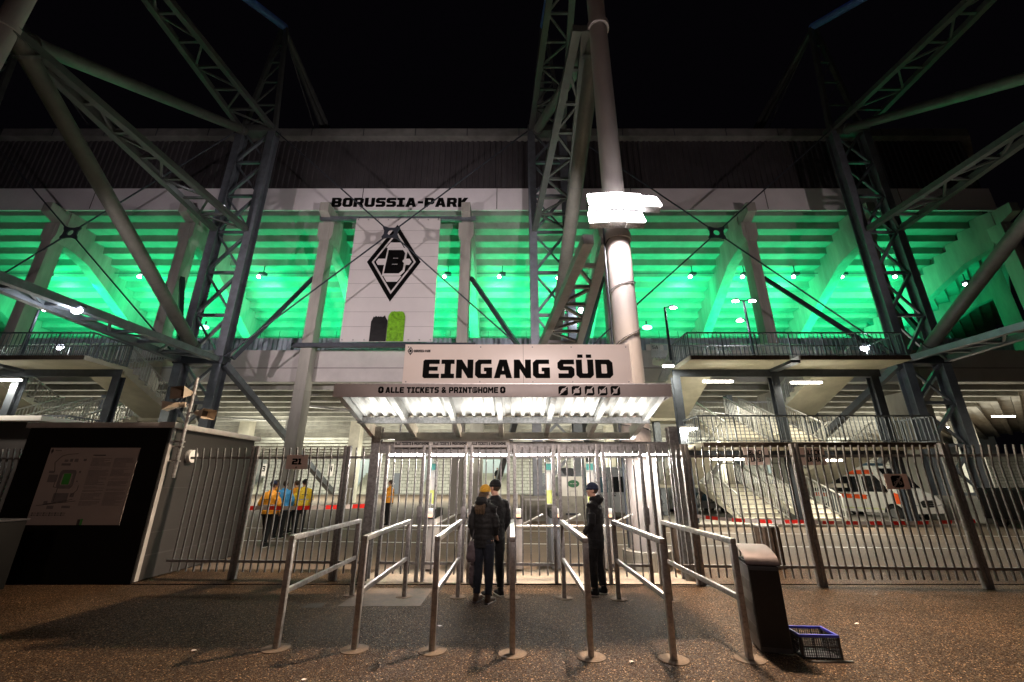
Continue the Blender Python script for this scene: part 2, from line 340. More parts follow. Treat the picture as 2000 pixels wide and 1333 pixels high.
def curve_shape(loops_list, y, depth=.006):
    """loops in X,Z (even-odd filled) -> MB lying at plane Y=y with small relief"""
    cu = D.curves.new('t', 'CURVE'); cu.dimensions = '2D'; cu.fill_mode = 'BOTH'; cu.extrude = depth / 2
    for lp in loops_list:
        sp = cu.splines.new('POLY'); sp.points.add(len(lp) - 1); sp.use_cyclic_u = True
        for i, (x, z) in enumerate(lp): sp.points[i].co = (x, z, 0, 1)
    o = D.objects.new('t', cu); COL.objects.link(o); me = mesh_from(o); D.objects.remove(o)
    mb = MB(); mb.add([(v.co.x, y + v.co.z, v.co.y) for v in me.vertices], [tuple(p.vertices) for p in me.polygons])
    D.meshes.remove(me); D.curves.remove(cu); return mb
def lettering(txt, x0, x1, z0, z1, y, depth=.006, shear=0):
    wds = []; x = 0; lo = []
    for c in txt:
        if c == ' ': x += 2.6; continue
        wd, loops = GL[c]
        for lp in loops: lo.append([(x + a + shear * b, b) for a, b in lp])
        x += wd + .55
    x -= .55; sx = (x1 - x0) / x; sz = (z1 - z0) / 6
    return curve_shape([[(x0 + a * sx, z0 + b * sz) for a, b in lp] for lp in lo], y, depth)
def bfont(txt, x, z, size, y, depth=.004):
    cu = D.curves.new('t', 'FONT'); cu.body = txt; cu.size = size; cu.extrude = depth / 2; cu.offset = size * .02
    o = D.objects.new('t', cu); COL.objects.link(o); me = mesh_from(o); D.objects.remove(o)
    mb = MB(); mb.add([(x + v.co.x, y + v.co.z, z + v.co.y) for v in me.vertices], [tuple(p.vertices) for p in me.polygons]); D.meshes.remove(me)
    return mb
M['galv_mast'] = mat('mast_concrete_paint', (.42, .38, .37), .6, .1, .14, 1.8, .1, 25, streak=True)
M['galv_truss'] = mat('truss_grey', (.26, .24, .24), .5, .3, .2, 3)
M['strut'] = mat('strut_grey_green', (.12, .125, .105), .5, .2, .25, 1.8, .05, 30)
M['blue_lit_stay'] = mat('stay_blue_light', (.2, .4, 1.0), .5, .1, .2, 2)  # the blue light on the stays is put into their colour
M['navy'] = mat('navy_knit', (.015, .02, .05), .9, 0, .2, 40, .4, 120)
# ================================================================== GROUND
mb = MB(); mb.add([(-90, -30, 0), (90, -30, 0), (90, 8.36, 0), (-90, 8.36, 0)], [(0, 1, 2, 3)])
mb.build('ground', 'ground', kind='structure')
mb = MB()
mb.add([(-90, 9.75, .0), (90, 9.75, .0), (90, 22, 0), (-90, 22, 0), (-90, 44.9, .55), (90, 44.9, .55)], [(0, 1, 2, 3), (3, 2, 5, 4)])
mb.build('plaza_pavement', 'plaza', kind='structure')
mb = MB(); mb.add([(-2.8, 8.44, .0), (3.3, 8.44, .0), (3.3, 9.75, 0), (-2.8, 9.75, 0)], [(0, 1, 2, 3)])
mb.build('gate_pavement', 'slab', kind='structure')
for x0, x1 in ((-90, -2.8), (3.3, 90)):
    MB().add([(x0, 8.44, 0), (x1, 8.44, 0), (x1, 9.75, 0), (x0, 9.75, 0)], [(0, 1, 2, 3)]).build('fence_pavement', 'ground', kind='structure')
mb = MB(); mb.box(-90, 90, 8.36, 8.44, -.08, -.03); mb.build('drain_channel', 'black_soft', kind='structure')
for k, (a, b) in enumerate((((430, 1031), (2050, 1049)), ((430, 1056), (2050, 1074)))):
    A = G(*a); B = G(*b); mb = MB(); mb.beam((A.x, A.y, .002), (B.x, B.y, .002), .07, .004); mb.build('road_marking', 'white_paint', kind='structure')
mb = MB(); mb.box(6.2, 18.4, 18.2, 24, 0.0, .12); mb.build('stair_pavement', 'plaza_in', bevel=.015, kind='structure')

# ================================================================== STADIUM
FY = 25.3; ca, sa = math.cos(R(40)), math.sin(R(40))
CORN = Vector((34.2, FY, 0))
PLINE = [Vector((-64, FY, 0)), CORN, Vector((CORN.x + 34 * ca, FY + 34 * sa, 0))]
def inward(i, d):
    if i == 0: return PLINE[0] + Vector((0, d, 0))
    if i == 1: return PLINE[1] + Vector((-math.tan(R(20)) * d, d, 0))
    return PLINE[2] + Vector((-sa * d, ca * d, 0))
def sweep(profile, closed=False):
    """profile: list of (inward offset, z) carried along the facade line, mitred at the corner"""
    mb = MB(); n = len(profile); vs = []
    for i in range(3):
        for d, z in profile:
            p = inward(i, d); vs.append((p.x, p.y, z))
    fs = []
    for i in range(2):
        for j in range(n if closed else n - 1):
            k = (j + 1) % n; fs.append((i * n + j, i * n + k, (i + 1) * n + k, (i + 1) * n + j))
    if closed: fs += [tuple(range(n)), tuple(range(2 * n, 3 * n))[::-1]]
    return mb.add(vs, fs)
def rect(d0, d1, z0, z1): return [(d0, z0), (d1, z0), (d1, z1), (d0, z1)]

st = thing('stadium', 'large concrete and steel football stadium with green lit upper tier behind the entrance', 'stadium', (0, FY, 0))
# stepped underside of the upper tier
prof = []; d, z = .35, 19.95
for k in range(18):
    prof += [(d, z), (d + .84, z)]; d += .84; z -= .545; prof += [(d, z + .0)]
prof = [(.35, 20.6)] + prof
sweep(prof).build('upper_tier', 'tier', st, smooth=20)
# thin back wall and the concourse floor behind the parapet
sweep(rect(.25, 16, 8.55, 8.8), True).build('concourse_floor', 'concrete', st)
sweep(rect(12.8, 13.0, 8.8, 14), True).build('concourse_back_wall', 'tier', st)
sweep(rect(.20, .45, 7.66, 9.72), True).build('parapet', 'parapet', st)
sweep(rect(.16, .20, 8.52, 8.56), True).build('parapet_joint', 'print_grey', st)
# corrugated infill behind the parapet
mb = MB()
x = -40.0; n = 0
vs = []
while x < 33: vs.append(x); x += .16
for i in range(len(vs) - 1):
    a, b = vs[i], vs[i + 1]; ya, yb = (26.15, 26.07) if i % 2 else (26.07, 26.15)
    mb.add([(a, ya, 9.72), (b, yb, 9.72), (b, yb, 10.75), (a, ya, 10.75)], [(0, 1, 2, 3)])
mb.build('corrugated_infill', 'corr_blue', st)
# horizontal pipes hanging under the tier
for d_, z_ in ((8.0, 12.9),):
    mb = MB(); mb.tube((-60, FY + d_, z_), (27, FY + d_, z_), .07, n=8); mb.tube((-60, FY + d_ - .3, z_ + .12), (27, FY + d_ - .3, z_ + .12), .035, n=6)
    for i in range(52): mb.beam((-58 + 1.6 * i, FY + d_ - .15, z_), (-58 + 1.6 * i, FY + d_ - .15, z_ + .9), .03, .03)
    mb.build('service_pipe', 'steel_dark', st)
mb = MB(); mb.tube((-60, FY + 4.2, 17.35), (30, FY + 4.2, 17.35), .03, n=6); mb.build('cable_duct', 'steel_dark', st)
# fascia, cladding, roof edge
sweep(rect(-.35, -.1, 20.0, 21.75), True).build('fascia', 'fascia', st)
sweep(rect(-.40, -.3, 19.86, 19.98), True).build('fascia_drip_edge', 'white_paint', st)
mb = MB(); pitch = .30
def corr(p, q, z0, z1, amp, pitch, out):
    L_ = (q - p).length; n_ = int(L_ / pitch); u = (q - p) / n_; m_ = MB()
    vs_ = []; fs_ = []
    for i in range(n_):
        for f, o_ in ((0, 0), (.42, 0), (.52, amp), (.90, amp)):
            pt = p + u * (i + f) + out * o_; vs_ += [(pt.x, pt.y, z0), (pt.x, pt.y, z1)]
    for i in range(len(vs_) // 2 - 1): fs_.append((2 * i, 2 * i + 2, 2 * i + 3, 2 * i + 1))
    return m_.add(vs_, fs_)
mb.merge(corr(PLINE[0], PLINE[1], 21.75, 26.4, .07, .42, Vector((0, -1, 0))))
mb.merge(corr(PLINE[1], PLINE[2], 21.75, 26.4, .07, .42, Vector((sa, -ca, 0))))
mb.build('cladding', 'cladding', st)
sweep([(-.55, 26.35), (.4, 26.35), (.4, 27.25), (-.2, 27.25), (-.55, 27.05)], True).build('roof_edge', 'gutter', st)
sweep([(.4, 27.2), (10, 28.0), (10, 27.8), (.4, 27.0)], True).build('roof', 'cladding', st)
for i in range(24):
    X = -58 + i * 3.9
    if X < 34: mb = MB().box(X, X + .05, FY - .57, FY - .54, 26.36, 27.04); mb.build('gutter_joint', 'steel_dark', st)
for i in range(9):
    X = -50 + i * 9.6 + .9
    MB().box(X, X + .04, FY - .37, FY - .345, 20.0, 21.74).build('fascia_joint', 'print_dark', st)
# columns and raker beams of the facade
COLX = [P(a, 430, FY).x for a in (-140, 126, 383, 647, 913, 1178, 1450, 1675, 1945)]
for i, X in enumerate(COLX):
    c = MB(); hw = .34
    c.box(X - hw, X + hw, FY - .55, FY + .30, 7.0, 17.35); big = X > 12 or X < -20; c.box(X - hw - (.12 if big else 0), X + hw + (.12 if big else 0), FY - .58, FY + (1.5 if big else .33), 0, 7.0)
    q = c.build('column', 'concrete', st, bevel=.03)
    cp = MB()                                  # stepped head of the column
    cp.prism([(X - .34, FY - .56, 17.35), (X + .34, FY - .56, 17.35), (X + .52, FY - .56, 17.75), (X + .52, FY - .56, 18.75), (X - .52, FY - .56, 18.75), (X - .52, FY - .56, 17.75)], (0, 1.3, 0))
    cp.build('column_head', 'concrete', q)
    br = MB(); br.prism([(X - .3, FY - 1.25, 19.2), (X - .3, FY - .2, 18.75), (X - .3, FY + .6, 18.75), (X - .3, FY + .6, 19.9), (X - .3, FY - 1.25, 19.9)], (.6, 0, 0))
    br.build('bracket', 'concrete', q)
    kd = MB().box(X - .28, X + .28, FY - .60, FY - .562, 17.5, 18.6); kd.build('inset_plate', 'concrete', q)
# rakers: zig-zag top against the steps, straight soffit
def raker(base, dirv):
    per = Vector((-dirv.y, dirv.x, 0)) * .38
    top = []; d_, z_ = .35, 19.93
    for k in range(18):
        top.append((d_, z_)); top.append((d_ + .80, z_)); d_ += .84; z_ -= .545
    pts = [(.0, 18.6), (.0, 19.93)] + top + [(d_, z_), (d_, z_ - 1.5), (2.2, 16.9), (1.2, 17.2), (.5, 17.35)]
    return MB().prism([Vector((base.x, base.y, 0)) + dirv * a + Vector((0, 0, b)) - per for a, b in pts], per * 2)
for i, X in enumerate(COLX):
    dirv = Vector((0, 1, 0)) if i < 8 else Vector((-math.sin(R(20)), math.cos(R(20)), 0))
    raker(Vector((X, FY, 0)), dirv).build('raker_beam', 'concrete', st, smooth=15)
cpos = CORN + Vector((ca, sa, 0)) * 12.5; dirv = Vector((-sa, ca, 0))
raker(cpos, dirv).build('raker_beam', 'concrete', st, smooth=15)
c = MB(); per = Vector((ca, sa, 0)) * .46; c.prism([cpos - per, cpos + per, cpos + per + dirv * 1.1, cpos - per + dirv * 1.1], (0, 0, 18.7)); c.build('column', 'concrete', st)
# ribbed sloping soffit of the lower tier
prof = [(.2, 7.66)]; d, z = .3, 7.62
for k in range(19):
    prof += [(d, z), (d + .62, z), (d + .62, z - .32), (d + 1.0, z - .32), (d + 1.0, z - .05)]; d += 1.03; z -= .185
sweep(prof).build('lower_tier_soffit', 'concrete', st, smooth=15)
# back wall with stair openings
def X45(px): return P(px, 930, 44.9).x
segs = [(-300, 480), (516, 690), (724, 822), (846, 930), (996, 1120), (1150, 1235), (1280, 1500), (1560, 1790), (1840, 2060), (2200, 2600)]
for a, b in segs:
    MB().box(X45(a), X45(b), 44.9, 45.3, .4, 3.95).build('block_wall', 'block', st)
    MB().box(X45(a), X45(b), 44.82, 45.3, 3.95, 4.5).build('wall_beam', 'concrete', st)
gaps = [(480, 516), (690, 724), (822, 846), (930, 996), (1120, 1150), (1235, 1280), (1500, 1560), (1790, 1840), (2060, 2200)]
for k, (a, b) in enumerate(gaps):
    s_ = MB(); x0, x1 = X45(a), X45(b)
    for j in range(9): s_.box(x0, x1, 45.3 + .42 * j, 45.3 + .42 * (j + 1) + .0, .3, .75 + .24 * j)
    s_.build('stair_flight', 'concrete_pale', st)
MB().box(-60, 60, 53, 53.2, .0, 9).build('light_backdrop', 'white_paint', st)  # made-up pale wall that catches light behind the stair openings
for a, b in ((770, 782), (897, 905), (1060, 1072)):
    dd = MB().box(X45(a), X45(b), 44.84, 44.9, .6, 2.6).build('door', 'door', st); MB().box(X45(a) + .1, X45(a) + .16, 44.80, 44.84, 1.5, 1.62).build('handle', 'galv', dd)
for px, t in ((514, '3'), (645, '4')):
    x0 = X45(px - 5); x1 = X45(px + 5)
    so = thing('block_sign', f'small white sign with number {t} ' + ('at the left end of the pale block wall' if t == '3' else 'beside the stair opening in the block wall'), 'sign', (x0, 44.8, 2.4))
    MB().box(x0, x1, 44.80, 44.84, 2.3, 3.5).build('plate', 'sign_white', so); lettering(t, x0 + .12, x1 - .12, 2.75, 3.3, 44.785).build('number', 'black', so)
# inner concrete columns under the lower tier
for px, Y in ((470, 33), (690, 33), (1195, 34), (1245, 34), (1420, 36), (340, 36)):
    X = P(px, 900, Y).x; MB().box(X - .4, X + .4, Y - .4, Y + .4, .2, 6.4).build('column', 'concrete_pale', st, bevel=.02)
for px, Y in ((930, 33), (1130, 34), (1570, 36), (1900, 34)):
    X = P(px, 900, Y).x; MB().box(X - .5, X + .5, Y - .5, Y + .5, .2, 6.4).build('column', 'concrete', st, bevel=.02)
# big right-hand pillars under the concourse
# pipes under the soffit
for x0, x1, yy, zz in ((-14.5, -7.5, 27.5, 6.6), (-24, -16, 29, 6.3), (12, 21, 28, 6.4)):
    MB().path([(x0, yy, zz), (x0 + 2.5, yy + .6, zz - .2), (x1 - 1, yy + 1, zz - .4), (x1, yy + 1, zz - .4), (x1, yy + 1, zz - 1.8)], .08).build('drain_pipe', 'galv_pale', st)
# added lamps on the backdrop, for the floodlit interior behind the stair openings
for X in (-19, -3, 14, 30):
    lamp('backdrop_light', 'AREA', (X, 47.5, 7.2), 420, (.78, 1.0, .90), (8, 1), aim=(X, 53, 3))

# ---------- crest banner, name lettering
def diamond(cx, cz, hw, hh): return [(cx, cz + hh), (cx + hw, cz), (cx, cz - hh), (cx - hw, cz)]
def crest(cx, cz, hw, hh, y, parent, e=.012):
    curve_shape([diamond(cx, cz, hw, hh), diamond(cx, cz, hw * .82, hh * .82)], y - e).build('crest_border', 'black', parent)
    inner = curve_shape([diamond(cx, cz, hw * .74, hh * .74)], y - e).build('crest_field', 'black', parent)
    def stripe(m_): m_.build('crest_stripe', 'banner', parent)
    def cut(zz, t, y0):                       # white band across the diamond
        a = 1 - abs(zz) ; f = .70
        h0, h1 = zz - t, zz + t
        w0 = (f - abs(h0)) * hw; w1 = (f - abs(h1)) * hw
        stripe(curve_shape([[(cx - w1, cz + h1 * hh), (cx + w1, cz + h1 * hh), (cx + w0, cz + h0 * hh), (cx - w0, cz + h0 * hh)]], y0))
    cut(.44, .07, y - 2 * e); cut(-.44, .07, y - 2 * e)
    for sgn in (-1, 1):
        stripe(curve_shape([[(cx + sgn * .28 * hw, cz + .08 * hh), (cx + sgn * .58 * hw, cz + .08 * hh), (cx + sgn * .66 * hw, cz), (cx + sgn * .58 * hw, cz - .08 * hh), (cx + sgn * .28 * hw, cz - .08 * hh)]], y - 2 * e))
    W, H = hw * .74, hh * .66
    lettering('B', cx - W * .52, cx + W * .56, cz - H * .55, cz + H * .55, y - 3 * e, shear=.12).build('crest_letter_outline', 'banner', parent)
    lettering('B', cx - W * .43, cx + W * .47, cz - H * .46, cz + H * .46, y - 4 * e, shear=.12).build('crest_letter', 'black', parent)
BY = 24.4
bt, bb = P(695, 427, BY), P(668, 668, BY)
bx0, bx1 = (P(693, 427, BY).x + P(667, 668, BY).x) / 2, (P(858, 427, BY).x + P(848, 668, BY).x) / 2
ban = thing('crest_banner', 'tall white hanging banner with black diamond crest and brush strokes', 'banner', (bx0, BY, bb.z))
mb = MB(); N_ = 14; vs = []; fs = []
for i in range(N_ + 1):
    for j in range(N_ + 1):
        vs.append((bx0 + (bx1 - bx0) * i / N_, BY + .012 * math.sin(i * 1.7) * math.cos(j * 1.1), bb.z + (bt.z - bb.z) * j / N_))
for i in range(N_):
    for j in range(N_): a = i * (N_ + 1) + j; fs.append((a, a + N_ + 1, a + N_ + 2, a + 1))
mb.add(vs, fs); mb.build('cloth', 'banner', ban, smooth=80)
for k in range(1, 9):
    zz = bb.z + (bt.z - bb.z) * k / 9; MB().box(bx0, bx1, BY - .022, BY - .018, zz, zz + .012).build('seam', 'print_grey', ban)
ct, cbm = P(776, 440, BY), P(763, 590, BY); cl, cr_ = P(717, 512, BY), P(822, 512, BY)
crest((cl.x + cr_.x) / 2, (ct.z + cbm.z) / 2, (cr_.x - cl.x) / 2, (ct.z - cbm.z) / 2, BY - .02, ban, .015)
for k in range(9):
    for zz in (bb.z + .12, bt.z - .12): MB().tube((bx0 + .15 + (bx1 - bx0 - .3) * k / 8, BY - .03, zz), (bx0 + .15 + (bx1 - bx0 - .3) * k / 8, BY - .02, zz), .05, n=10).build('eyelet', 'galv', ban)
for xx in (bx0 + .15, bx1 - .15):
    MB().tube((xx, BY - .02, bt.z - .1), (xx, BY + .1, bt.z + .2), .02, n=6).build('tie_rope', 'steel_dark', ban)
def stroke(x0, x1, z1, name, m_, rag):
    pts = [(x0, bb.z + .02)]; n = 16
    for i in range(n + 1):
        t = i / n; x = x0 + (x1 - x0) * t
        top = z1 - (.35 * (abs(2 * t - 1) ** 6)) + random.uniform(-rag, rag); pts.append((x, top))
    pts.append((x1, bb.z + .02)); curve_shape([pts], BY - .035, .02).build(name, m_, ban)
stroke(P(724, 640, BY).x, P(756, 640, BY).x, P(740, 618, BY).z, 'black_brush_stroke', 'black_brush', .09)
stroke(P(757, 640, BY).x, P(790, 640, BY).x, P(770, 609, BY).z, 'green_brush_stroke', 'green_paint', .02)
fr = MB().box(bx0 - 3.0, bx1 + 2.6, BY + .1, BY + .35, bb.z - .28, bb.z - .02); fr.build('lower_rail', 'steel_dark', ban)
MB().box(bx0 - 2.6, bx1 + 2.4, BY + .1, BY + .35, bt.z, bt.z + .25).build('upper_rail', 'steel_blue', ban)
nm = thing('stadium_name', 'black capital letters of the stadium name on the pale band under the roof', 'lettering', (P(647, 400, 24.9).x, 24.9, 20.2))
a, b = P(648, 395, 24.92), P(914, 395, 24.92)
nl = lettering('BORUSSIA-PARK', a.x, b.x, P(780, 404.5, 24.92).z, P(780, 387, 24.92).z, 24.92, .03); nl.build('letters', 'black', nm)

# lamps under the tier
pxs = [-60, 83, 180, 272, 505, 868, 975, 1090, 1348, 1450, 1550, 1644, 1748, 1885]
for i, px in enumerate(pxs):
    p = P(px, 541 if px < 1800 else 556, 28.8 if px < 1800 else 30.5)
    if px == 1090: p.y += .2
    o = thing('tier_lamp', f'{ORD[i]} small bright lamp from the left in the row under the green lit tier', 'lamp', p, 'small lamps under the upper tier')
    h = MB(); h.box(p.x + .02, p.x + .5, p.y - .1, p.y + .25, p.z + .18, p.z + .36); h.beam((p.x + .25, p.y + .1, p.z + .3), (p.x + .25, p.y + .1, p.z + 1.0), .05, .05); h.build('housing', 'steel_dark', o)
    MB().ball(p, .13, .13, .11).build('bulb', 'e_spot', o)
    lamp('tier_light', 'SPOT', (p.x, p.y + .1, p.z - .6), 430, (.0, 1.0, .33), .3, aim=(p.x, p.y + 4, p.z - .3), angle=165, blend=.5, parent=o)
    lamp('tier_white_light', 'SPOT', (p.x, p.y + .3, p.z - .2), 150, (.55, 1.0, .80), .15, aim=(p.x + 0.0, p.y + 3.2, p.z - 1.6), angle=110, parent=o)
# long green floods low on the concourse
for X in (-36, -30.5, -24.5, -17.5, -11, -4.5, 2, 8.5, 15, 21.5, 28):
    lamp('concourse_flood', 'SPOT', (X, 27.6, 9.7), 5200, (.02, 1.0, .36), 1.2, aim=(X, 33.5, 17), angle=118, blend=.9)
for X, Y_, z_ in ((P(398, 640, 27).x, 27, P(398, 640, 27).z), (P(1264, 640, 27).x, 27, P(1264, 640, 27).z), (P(1862, 667, 27).x, 27, P(1862, 667, 27).z)):
    o = thing('green_lamp', {0: 'round green glowing lamp beside the left lattice column'}.get(int(X > 0), 'round green glowing lamp right of the floodlight mast' if X < 15 else 'round green glowing lamp right of the right lattice column'), 'lamp', (X, Y_, z_))
    MB().ball((X, Y_, z_), .34, .2, .16).build('lens', 'e_green', o); MB().tube((X, Y_ + .1, z_ + .1), (X, Y_ + .1, z_ + .5), .05).build('bracket', 'steel_dark', o)

# ================================================================== LATTICE COLUMNS, MASTS, STRUTS
LY, MY = 22.0, 9.9
Z8, Z16, Z24 = 8.0, 16.15, 24.0
LX = [-36.4, -16.97, 2.33, 22.4]; LN = ['far left', 'left', 'central', 'right']
def lattice(X, label):
    o = thing('lattice_column', label, 'lattice column', (X, LY, 0), 'steel lattice columns in front of the stadium')
    h = 1.05
    lv = [1.15, 3.5, 5.7, 7.95, 10.7, 13.4, 16.15, 18.8, 21.4, 24.0]
    pl = MB().box(X - 1.9, X + 1.9, LY - 1.1, LY + 1.1, 0, 1.1); pl.build('plinth', 'plinth', o, bevel=.04)
    for s in (-1, 1):
        m_ = MB(); x = X + s * h
        m_.box(x - .23, x + .23, LY - .30, LY - .255, 1.1, 24.2); m_.box(x - .03, x + .03, LY - .255, LY + .255, 1.1, 24.2); m_.box(x - .23, x + .23, LY + .255, LY + .30, 1.1, 24.2)
        m_.build('leg', 'steel_blue', o)
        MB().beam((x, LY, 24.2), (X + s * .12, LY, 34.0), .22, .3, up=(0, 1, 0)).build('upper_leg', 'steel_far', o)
    for k in range(len(lv)):
        z_ = lv[k]; MB().beam((X - h + .16, LY, z_), (X + h - .16, LY, z_), .16, .16).build('rung', 'steel_blue', o)
        if k < len(lv) - 1:
            z2 = lv[k + 1]
            MB().beam((X - h + .1, LY - .05, z_ + .1), (X + h - .1, LY - .05, z2 - .1), .15, .15).build('brace', 'steel_blue', o)
            MB().beam((X + h - .1, LY + .07, z_ + .1), (X - h + .1, LY + .07, z2 - .1), .11, .11).build('brace', 'steel_blue', o)
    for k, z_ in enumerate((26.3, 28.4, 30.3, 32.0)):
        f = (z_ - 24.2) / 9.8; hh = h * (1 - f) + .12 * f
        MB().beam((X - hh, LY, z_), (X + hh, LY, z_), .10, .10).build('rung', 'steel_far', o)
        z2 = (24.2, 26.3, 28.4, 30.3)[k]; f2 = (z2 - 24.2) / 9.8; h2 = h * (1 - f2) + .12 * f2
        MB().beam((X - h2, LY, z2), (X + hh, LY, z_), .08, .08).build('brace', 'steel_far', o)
    nd = MB(); nd.box(X - 1.35, X + 1.35, LY - .34, LY + .34, Z8 - .22, Z8 + .22); nd.build('node_plate', 'steel_dark', o, bevel=.02)
    MB().box(X - 1.3, X + 1.3, LY - .34, LY + .34, Z24 - .25, Z24 + .25).build('node_plate', 'steel_far', o, bevel=.02)
    # stays running back over the roof
    for dx in (-1.6, 1.6):
        MB().tube((X, LY + .1, 33.7), (X + dx * .5, LY + 24, 29.0), .22, n=8).build('roof_stay', 'steel_far', o)
    MB().tube((X, LY, 33.5), (X - .3, LY + 12, 28.4), .05, n=6).build('stay_cable', 'steel_far', o)
    return o
for X, n in zip(LX, LN):
    lattice(X, f'{n} tall steel lattice column with crossed braces standing before the green tier' if n != 'far left' else 'lattice column top at the left picture edge rising above the roof')
def truss(X, z0, z1, y0, y1, w0, w1, label, m_='steel_far', n=8, sx=0):
    o = thing('roof_truss', label, 'truss', (X, y0, z0), 'flat trusses between the masts and the lattice columns')
    def pt(s, t): return Vector((X + s * (w0 * (1 - t) + w1 * t), y0 + (y1 - y0) * t, z0 + (z1 - z0) * t))
    for s in (-1, 1): MB().beam(pt(s, 0), pt(s, 1), .30, .30).build('chord', m_, o)
    for k in range(1, n):
        t = k / n; MB().beam(pt(-1, t), pt(1, t), .12, .12).build('rung', m_, o)
        if k < n: a_, b_ = (pt(-1, t), pt(1, t + 1 / n)) if k % 2 else (pt(1, t), pt(-1, t + 1 / n)); MB().beam(a_, b_, .10, .10).build('diagonal', m_, o)
    return o
for X, n in zip(LX[1:], LN[1:]):
    mx = X + (.55 if n == 'central' else 0)
    o = thing('floodlight_mast' if n == 'central' else 'support_mast', {'left': 'thick round steel mast cut by the upper left corner', 'central': 'tall round mast behind the entrance sign carrying the floodlights', 'right': 'round mast standing beyond the right picture edge'}[n], 'mast', (mx, MY, 0), 'round masts before the stadium')
    m_ = MB(); rings = [(0, .345), (8.4, .315), (8.5, .31), (16, .29), (25, .26)]
    m_.loft([((mx, MY, z_), (r_, r_)) for z_, r_ in rings], 28, xax=(1, 0, 0)); m_.build('pole', 'white_paint' if 0 else 'galv_mast', o)
    MB().tube((mx, MY, 0), (mx, MY, .35), .5, n=24).build('foot', 'plinth', o)
    for z_ in (Z8, Z16, Z24 - .6): MB().tube((mx, MY, z_ - .10), (mx, MY, z_ + .10), .36, n=24).build('collar', 'galv_mast', o)
    MB().tube((mx - .39, MY - .1, 0.4), (mx - .39, MY - .1, 8.6), .025, n=6).build('conduit', 'steel_dark', o)
    for z_, dz in ((4.3, .55), (6.1, .28), (7.3, .5), (3.2, -.2)):
        pts = [(mx + .345 * math.cos(t), MY + .345 * math.sin(t), z_ + dz * (t / math.pi)) for t in [math.pi * (1 + k / 12) for k in range(13)]]
        MB().path(pts, .012, 6).build('cable', 'steel_dark', o)
    truss(mx * .0 + X + (mx - X) * .0, Z8, Z8, MY, LY - .35, .25, 1.05, f'lower flat truss running from the {n} mast to its lattice column', 'galv_truss' if n == 'central' else 'steel_blue')
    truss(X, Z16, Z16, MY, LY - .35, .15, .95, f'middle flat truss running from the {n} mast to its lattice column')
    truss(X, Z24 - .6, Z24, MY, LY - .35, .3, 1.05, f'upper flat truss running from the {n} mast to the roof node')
    for (za, zb, ra, lb, dx) in ((Z16, Z24 - .3, .27, f'thick round strut rising from the {n} mast to the roof node', -.7), (Z16, Z8 + .3, .30, f'thick round strut falling from the {n} mast to the lower column node', -.1)):
        s_ = MB(); A = Vector((X + (mx - X), MY + .3, za)); B = Vector((X + dx, LY - .35, zb)); s_.tube(A, B, ra, n=20)
        dr = (B - A).normalized()
        so = thing('round_strut', lb, 'strut', A, 'round steel struts of the masts'); s_.build('tube', 'strut', so)
        for f in (.04, .96): c_ = A.lerp(B, f); MB().tube(c_ - dr * .05, c_ + dr * .05, ra * 1.28, n=20).build('flange', 'steel_far', so)
        for f in (.36, .68): c_ = A.lerp(B, f); MB().tube(c_ - dr * .012, c_ + dr * .012, ra * 1.03, n=20).build('weld_ring', 'steel_far', so)
    s_ = MB(); A = Vector((X, MY, Z24 + .6)); B = Vector((X, LY, 33.9)); s_.tube(A, B, .26, n=14)
    s_.build('mast_stay', 'blue_lit_stay', None, base=A, label=f'bluish stay tube from the {n} lattice column tip up to its mast', category='stay', group='blue stays')
    lamp('stay_light', 'SPOT', (X, MY + 1.0, Z24 + 3.2), 900, (.12, .25, 1), .1, aim=(X, LY, 33.9), angle=34)
    for cx_, nm_ in ((-1, 'left'), (1, 'right')):
        tgt = min(COLX, key=lambda q: abs(q - (X + cx_ * 5.5)))
        s_ = MB(); A = Vector((tgt - cx_ * .45, FY - .3, 14.6)); B = Vector((X + cx_ * 1.5, LY + .2, Z8 + .2)); s_.beam(A, B, .24, .24)
        s_.build('facade_strut', 'steel_dark', None, base=B, label=f'dark slanting strut on the {nm_} side of the {n} lattice column', category='strut', group='struts between facade and lattice columns')
    for cx_, nm_ in ((-1, 'left'), (1, 'right')):
        s_ = MB(); A = Vector((X + cx_ * 1.3, LY, Z8 - .2)); B = Vector((X + cx_ * 3.6, 33, 1.0)); s_.beam(A, B, .34, .34)
        s_.build('lower_strut', 'steel_blue', None, base=B, label=f'steel strut under the concourse leaning inward {nm_} of the {n} lattice column', category='strut', group='lower struts under the concourse')
# crossed rods between the lattice columns
names = ['left of the crest banner', 'in front of the crest banner', 'right of the floodlight mast']
for i in range(3):
    XA, XB = LX[i] + 1.1, LX[i + 1] - 1.1; cx_ = (XA + XB) / 2; cz_ = (Z8 + Z24) / 2
    o = thing('rod_cross', f'large cross of thin steel rods with centre plate {names[i]}', 'bracing', (cx_, LY - .2, cz_), 'crossed rods')
    for a, b in (((XA, Z24), (XB, Z8)), ((XA, Z8), (XB, Z24))):
        for f, g in ((0, .475), (.525, 1)):
            A = Vector((a[0] + (b[0] - a[0]) * f, LY - .2, a[1] + (b[1] - a[1]) * f)); B = Vector((a[0] + (b[0] - a[0]) * g, LY - .2, a[1] + (b[1] - a[1]) * g))
            MB().tube(A, B, .045, n=8).build('rod', 'steel_dark', o)
    pts = []
    for k in range(32):
        t = 2 * math.pi * k / 32; rr = .42 + .30 * abs(math.cos(2 * (t - math.atan2(8, 8.6)) )) ** 6 * 1.0
        pts.append((cx_ + rr * math.cos(t), cz_ + rr * .8 * math.sin(t)))
    curve_shape([pts, [(cx_ + .2 * math.cos(2 * math.pi * k / 16), cz_ + .2 * math.sin(2 * math.pi * k / 16)) for k in range(16)]], LY - .2, .08).build('centre_plate', 'steel_dark', o)

